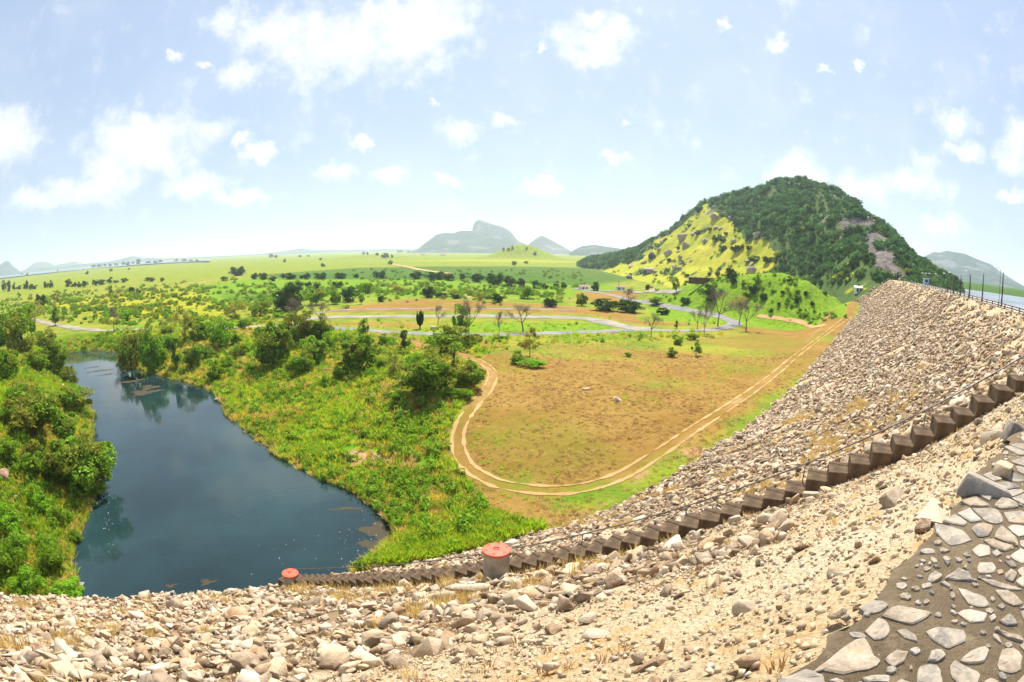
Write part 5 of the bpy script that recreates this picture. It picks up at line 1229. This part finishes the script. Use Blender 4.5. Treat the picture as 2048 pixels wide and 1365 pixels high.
house(1241, 580, 6.5, 4, 2.0, -.2, 'white_wall', 'small white house beside the pale road at the foot of the hill')
house(1167, 579, 6, 4, 2.0, .1, 'white_wall', 'small white house half hidden by trees at the road end')
house(846, 511, 22, 14, 5, .1, 'white_wall', 'tiny far house among trees before the central mountain, left of two')
house(886, 512, 22, 14, 5, -.1, 'white_wall', 'tiny far house among trees before the central mountain, right of two')
q, _ = crest_at(1852, -7.5)
t = empty('kiosk', (q[0], q[1], CZ), (0, 0, -.6)); tag(t, 'small pale blue kiosk on the crest road near the far end', 'kiosk')
me = box_mesh('wall', 2.4, 1.6, 2.2, .03); me.materials.append(M['blue_wall']); inst('wall', me, t, (0, 0, 1.1))
me = box_mesh('roof', 2.8, 2.0, .15, .02); me.materials.append(M['white_wall']); inst('roof', me, t, (0, 0, 2.28))
me = box_mesh('window', 1.2, .06, .8, .005); me.materials.append(M['dark_gap']); inst('window', me, t, (0, -.84, 1.4))
# dark concrete channel wall at the foot of the hill, pole near the house, tower on the far mountain
p, k = ground_hit(1410, 566)
t = empty('channel_wall', p, (0, 0, .1)); tag(t, 'dark concrete channel wall at the foot of the yellow hill above the knoll', 'wall')
me = box_mesh('wall', 18, .6, 3.0, .04); me.materials.append(M['concrete_dark']); inst('wall', me, t, (0, 0, .8))
me = box_mesh('coping', 18.6, 1.0, .3, .03); me.materials.append(M['concrete']); inst('coping', me, t, (0, 0, 2.45))
p, k = ground_hit(1237, 582); h = 20/FPX*k
t = empty('utility_pole', p); tag(t, 'thin utility pole beside the white house at the foot of the hill', 'pole')
v, f = tube([(0, 0, -.2), (0, 0, h)], [.16, .1], 6); mesh_obj('pole', v, f, M['dark_metal'], t)
me = box_mesh('crossarm', 1.8, .12, .12, .01); me.materials.append(M['dark_metal']); inst('crossarm', me, t, (0, 0, h-.6))
a, e = px_azel(1893, 503); p = Vector((math.sin(a)*4300, math.cos(a)*4300, CAMZ+4300*math.tan(e)))
t = empty('radio_tower', p); tag(t, 'tiny mast on the summit of the blue mountain at right', 'tower')
v, f = tube([(0, 0, -8), (0, 0, 26)], [2.4, 1.0], 4); mesh_obj('mast', v, f, M['white_wall'], t)
me = box_mesh('hut', 12, 8, 7, .05); me.materials.append(M['white_wall']); inst('hut', me, t, (9, 0, 0))

# ------------------------------------------------------------------ forest on the hill, scrub and grass (uncountable)
r = np.random.RandomState(77)
FOR = [crown_mesh('forest_tree', M[['leaf_hill', 'leaf_hill', 'leaf_hill_light', 'leaf_dark', 'leaf_olive'][i]], 500+i, 12, 320, .16, sh_low, (.14, .24))[0] for i in range(5)]
n = 15000; a = np.radians(r.uniform(H_AZ[0]+1, H_AZ[-1]-.5, n)); tt = r.uniform(.02, 1.12, n)**.8
rf = np.interp(np.degrees(a), H_AZ, H_RF); rr2 = np.interp(np.degrees(a), H_AZ, H_RR); rad = rf+(rr2-rf)*tt
fx, fy = np.sin(a)*rad, np.cos(a)*rad; fz = hill_z(fx, fy); fp = np.c_[fx, fy, fz]; g, rk = hill_masks(fp)
gg = ground_z(fx, fy); patch = fbm(fx/28, fy/28, 3)
keep = (fz > gg+.2) & (r.rand(n) < np.clip(1.05-g*1.5, .0, 1)*np.clip(1-rk*1.25, 0, 1)*np.clip(.72+patch*2.2, .08, 1))
fp = fp[keep]; n = len(fp); sz = (2.4+6.0*r.rand(n)**1.9)*np.interp(np.hypot(fp[:, 0], fp[:, 1]), [240, 400, 700], [.75, .9, 1.15])
fp[:, 2] -= sz*.12
o = scatter('hill_forest', fp, np.c_[np.zeros((n, 2)), r.uniform(0, 6.28, n)], np.c_[sz*1.1, sz*1.1, sz*.95], r.choice(5, n, p=[.36, .22, .26, .15, .01]), FOR)
tag(o, 'dark green woodland covering the hill', 'woodland')
# scrub on the plain
SCR = [crown_mesh('scrub_bush', M[['scrub_green', 'leaf_olive', 'leaf_green', 'leaf_bright'][i]], 520+i, 10, 230, .17, sh_low, (.16, .28))[0] for i in range(4)]
n = 26000; a = np.radians(r.uniform(-58, 30, n)); rad = 150*np.exp(r.rand(n)*math.log(900/150)); fx, fy = np.sin(a)*rad, np.cos(a)*rad
fp = np.c_[fx, fy, ground_z(fx, fy)]; X, Y = to_px(fp)
SCRUB = [(0, 600), (160, 583), (330, 572), (480, 562), (620, 565), (900, 566), (1100, 575), (1140, 600), (1000, 608), (860, 598), (740, 608), (640, 625), (560, 648), (300, 652), (120, 645), (0, 640)]
dn = np.clip(.25-sdf(SCRUB, X, Y)/25, 0, 1)*np.clip(.55+fbm(fx/26, fy/26, 3)*3.0, .04, 1)
dn = np.maximum(dn, .10*((Y < 585) & (Y > 540) & (X > 700) & (X < 1180)))
dn = np.where((Y > 648) & (X > 560), 0, dn); dn[sdf(POND, fx, fy) < 2] = 0
def off_roads(px, py):
    d = np.full(len(px), 1e9)
    for line, w in ROADS_W:
        for i in range(len(line)-1):
            ax, ay = line[i]; bx, by = line[i+1]; ex, ey = bx-ax, by-ay
            t = np.clip(((px-ax)*ex+(py-ay)*ey)/(ex*ex+ey*ey+1e-9), 0, 1); d = np.minimum(d, np.hypot(px-ax-ex*t, py-ay-ey*t)-w)
    return d
ROADS_W = [([ground_hit(x, y, ground_z)[0][:2] for x, y in L], w) for L, w in (([(598, 646), (660, 655), (880, 669), (1100, 667), (1280, 660), (1425, 660), (1470, 646), (1395, 625), (1290, 605), (1145, 577)], 3.6), ([(606, 641), (660, 635), (980, 633), (1180, 639), (1290, 659)], 6.5), ([(606, 645), (500, 655), (350, 658), (180, 659), (100, 648), (20, 630)], 3.6), ([(745, 663), (800, 680), (850, 693), (930, 713), (966, 727), (985, 748), (975, 778), (947, 812), (926, 842), (916, 872), (919, 905), (937, 935), (977, 960), (1030, 975), (1100, 981), (1170, 975), (1240, 953), (1300, 918), (1450, 819), (1600, 706), (1700, 632)], 1.5))]
keep = (r.rand(n) < dn*.6) & (off_roads(fx, fy) > 2.5); fp = fp[keep]; n = len(fp); sz = r.uniform(.9, 3.4, n)*np.interp(np.hypot(fp[:, 0], fp[:, 1]), [150, 300, 800], [.8, 1.1, 1.7])
fp[:, 2] -= sz*.08
o = scatter('scrub', fp, np.c_[np.zeros((n, 2)), r.uniform(0, 6.28, n)], np.c_[sz*1.3, sz*1.3, sz*.85], r.choice(4, n, p=[.38, .27, .15, .20]), SCR)
tag(o, 'low mixed scrub spread over the plain beyond the road', 'scrub')
# small shrubs scattered on the knoll and the yellow slope
n = 2600; a = np.radians(r.uniform(12, 35, n)); rad = r.uniform(205, 320, n); fx, fy = np.sin(a)*rad, np.cos(a)*rad; gzz = ground_z(fx, fy)
keep = (gzz > 8) & (r.rand(n) < .40*np.clip(.5+fbm(fx/14, fy/14, 3)*4, 0, 1)) & (gzz > hill_z(fx, fy)); fp = np.c_[fx, fy, gzz][keep]; n = len(fp); sz = r.uniform(.7, 2.4, n)
n2 = 1800; a = np.radians(r.uniform(9, 30, n2)); rad = r.uniform(400, 720, n2); fx, fy = np.sin(a)*rad, np.cos(a)*rad; hp = np.c_[fx, fy, hill_z(fx, fy)]; g, rk = hill_masks(hp)
k2 = (g > .6) & (hp[:, 2] > ground_z(fx, fy)) & (r.rand(n2) < .35*np.clip(.5+fbm(fx/30, fy/30, 3)*4, 0, 1)); hp = hp[k2]; sz = np.r_[sz, r.uniform(1.2, 4.0, len(hp))]; fp = np.r_[fp, hp]; n = len(fp)
o = scatter('hillside_scrub', fp, np.c_[np.zeros((n, 2)), r.uniform(0, 6.28, n)], np.c_[sz*1.2, sz*1.2, sz*.8], r.choice(4, n, p=[.45, .15, .15, .25]), SCR)
tag(o, 'small green scrub dotted over the knoll and the yellow slope', 'scrub')
# tall grass on the pond banks
GR = [tuft_mesh('lush_tuft', M['grass_lush'], 30+i, 34, 1.0, .42, .05, .5) for i in range(3)]+[tuft_mesh('yellow_tuft', M['grass_yellow'], 40+i, 30, .9, .42, .045, .55) for i in range(2)]+[tuft_mesh('straw_tuft', M['grass_dry'], 50+i, 26, .8, .4, .04, .7) for i in range(2)]+[crown_mesh('weed', M[['leaf_bright', 'leaf_green'][i]], 540+i, 8, 110, .22, sh_low, (.16, .28))[0] for i in range(2)]
n = 95000; a = np.radians(r.uniform(-64, 22, n)); rad = 34*np.exp(r.rand(n)*math.log(215/34)); fx, fy = np.sin(a)*rad, np.cos(a)*rad
pdn = sdf(POND, fx, fy); fz = ground_z(fx, fy); fld = [plane_pt(x, y, 5.5) for x, y in FIELD]; fd = sdf(fld, fx, fy)
S, V = dam_sv(fx, fy); dz = dam_z(S, V)
X, Y = to_px(np.c_[fx, fy, fz])
dn = np.where(pdn > .2, np.clip(1.1-pdn/75, .12, 1), 0)*np.where(fd < -1, .0, 1)*(dz < fz+.15)*(off_roads(fx, fy) > .3)
dn = np.where((Y < 662) & (X > 560), dn*.15, dn)
bare_p = np.zeros(len(fx))
for (x, y, rr3) in [(700, 872, 4.2), (727, 884, 5.2), (660, 760, 2.5), (620, 840, 2.2), (850, 905, 3), (820, 770, 3)]:
    c = plane_pt(x, y, 3.5); bare_p = np.maximum(bare_p, np.exp(-((fx-c[0])**2+(fy-c[1])**2)/rr3**2))
keep = r.rand(len(fx)) < dn*(1-bare_p)
fx, fy, fz, pdn = fx[keep], fy[keep], fz[keep], pdn[keep]; n = len(fx)
q1 = fbm(fx/14+3, fy/14, 3); q2 = fbm(fx/7+60, fy/7, 3); u = r.rand(n)
gi_ = np.where(u < .46+q1*2.6, r.randint(0, 3, n), np.where(u < .76+q1*1.6, r.randint(3, 5, n), np.where(r.rand(n) < .40+q2*2.2, r.randint(5, 7, n), r.randint(7, 9, n))))
gi_ = np.where((pdn < 1.6) & (r.rand(n) < .5), r.randint(5, 7, n), gi_)
sz = r.uniform(.55, 1.35, n)*np.where(gi_ > 6, .9+.9*r.rand(n)**2, 1.0)*(1+.8*np.clip(q2, -.5, .6))
o = scatter('tall_grass', np.c_[fx, fy, fz-.05], np.c_[r.normal(size=(n, 2))*.12, r.uniform(0, 6.28, n)], sz[:, None]*np.ones((1, 3)), gi_, GR)
tag(o, 'tall green and yellow grass covering the banks of the pond', 'grass')
# short dry grass of the field
FG = [tuft_mesh('short_dry_tuft', M['grass_dry'], 60+i, 16, .22, .32, .03, .6) for i in range(2)]+[tuft_mesh('short_brown_tuft', M['grass_brown'], 64, 16, .2, .3, .03, .6), tuft_mesh('short_green_tuft', M['grass_lush'], 66, 16, .25, .3, .03, .6)]
n = 42000; a = np.radians(r.uniform(-8, 36, n)); rad = 44*np.exp(r.rand(n)*math.log(150/44)); fx, fy = np.sin(a)*rad, np.cos(a)*rad; fz = ground_z(fx, fy)
S, V = dam_sv(fx, fy); keep = (sdf(fld, fx, fy) < 6) & (dam_z(S, V) < fz+.1) & (off_roads(fx, fy) > -.2) & (r.rand(n) < np.clip(.42+fbm(fx/8, fy/8, 3)*1.8, .06, 1)); fx, fy, fz = fx[keep], fy[keep], fz[keep]; n = len(fx)
gsel = np.where(fbm(fx/10+9, fy/10, 3)+r.normal(size=n)*.1 > .19, 3, r.choice([0, 1, 2], n, p=[.3, .3, .4]))
o = scatter('field_grass', np.c_[fx, fy, fz-.02], np.c_[r.normal(size=(n, 2))*.1, r.uniform(0, 6.28, n)], r.uniform(.6, 1.3, n)[:, None]*np.ones((1, 3)), gsel, FG)
tag(o, 'short dry grass covering the brown field', 'grass')
# floating leaves, foam flecks and weed mats on the pond
n = 110; V = []; Fc = []
cents = [(215, 1040, 10, 35), (760, 1080, 60, 70), (720, 1110, 60, 40), (780, 1060, 30, 60), (640, 1110, 120, 50)]
for i in range(n):
    cx, cy, sx, sy = cents[r.randint(0, 5)]; x, y = plane_pt(cx+r.normal()*sx*.6, cy+r.normal()*sy*.6, .31)
    if sdf(POND, np.array([x]), np.array([y]))[0] > -.3: continue
    s0 = r.uniform(.02, .055); k = len(V); a0 = r.uniform(0, 6.28)
    for j in range(5): V.append((x+s0*math.cos(a0+j*1.257), y+s0*math.sin(a0+j*1.257), .318))
    Fc.append(tuple(range(k, k+5)))
o = mesh_obj('floating_leaves', V, Fc, M['white_paint']); tag(o, 'pale leaves and flecks floating on the pond', 'leaves', kind='stuff')
def weed_mat():
    m, T = new_mat('pond_weed'); P = geo_pos(T); n1 = T.noise(P, 1.2, 6, .7)
    T.out(prin(T, T.mix(n1, (.025, .022, .010), (.06, .045, .018)), .8, .3, bump(T, n1, .6, .1))); return m
M['pond_weed'] = weed_mat(); V = []; Fc = []
def weed(px, py, rx, ry, seed):
    rw = np.random.RandomState(seed); c = plane_pt(px, py, .31); R = math.hypot(*c); ur = (c[0]/R, c[1]/R); k = len(V); m = 26
    for j in range(m):
        a0 = 6.2832*j/m; q = 1+.35*math.sin(a0*3+seed)+.25*rw.normal()*.6
        uu, ww = rx*q*math.cos(a0), ry*q*math.sin(a0); V.append((c[0]+uu*ur[1]+ww*ur[0], c[1]-uu*ur[0]+ww*ur[1], .312+.001*(seed % 3)))
    Fc.append(tuple(range(k, k+m)))
for j, (x, y, rx, ry) in enumerate([(262, 763, 3.2, 1.2), (290, 785, 3.6, 2.2), (300, 775, 2.2, 2.6), (200, 742, 4.0, .9), (185, 735, 2.4, .6), (210, 750, 2.4, .5), (322, 845, .9, .4), (342, 1172, .6, .3), (415, 1165, .8, .45), (735, 1120, 1.1, .6), (690, 1018, 1.6, .4), (752, 1060, 1.4, 2.0), (748, 1090, 1.3, 1.3), (772, 1075, 1.2, 1.6)]): weed(x, y, rx, ry, j)
o = mesh_obj('pond_weed', V, Fc, M['pond_weed']); tag(o, 'brown mats of weed floating on the pond', 'pond weed', kind='stuff')

# ------------------------------------------------------------------ hazy air
HZ_TOP, HZ_R = 470.0, 27500.0
m, T = new_mat('haze'); vol = T.n('ShaderNodeVolumePrincipled'); vol.inputs['Color'].default_value = (.78, .89, 1.0, 1); vol.inputs['Density'].default_value = 1.05e-4; vol.inputs['Anisotropy'].default_value = .35
T.out(vol.outputs[0], 'Volume')
hm = [(-HZ_R, -HZ_R, -5), (HZ_R, -HZ_R, -5), (HZ_R, HZ_R, -5), (-HZ_R, HZ_R, -5), (-HZ_R, -HZ_R, HZ_TOP), (HZ_R, -HZ_R, HZ_TOP), (HZ_R, HZ_R, HZ_TOP), (-HZ_R, HZ_R, HZ_TOP)]
hz_o = mesh_obj('haze', hm, [(0, 3, 2, 1), (4, 5, 6, 7), (0, 1, 5, 4), (1, 2, 6, 5), (2, 3, 7, 6), (3, 0, 4, 7)], m); hz_o['kind'] = 'stuff'
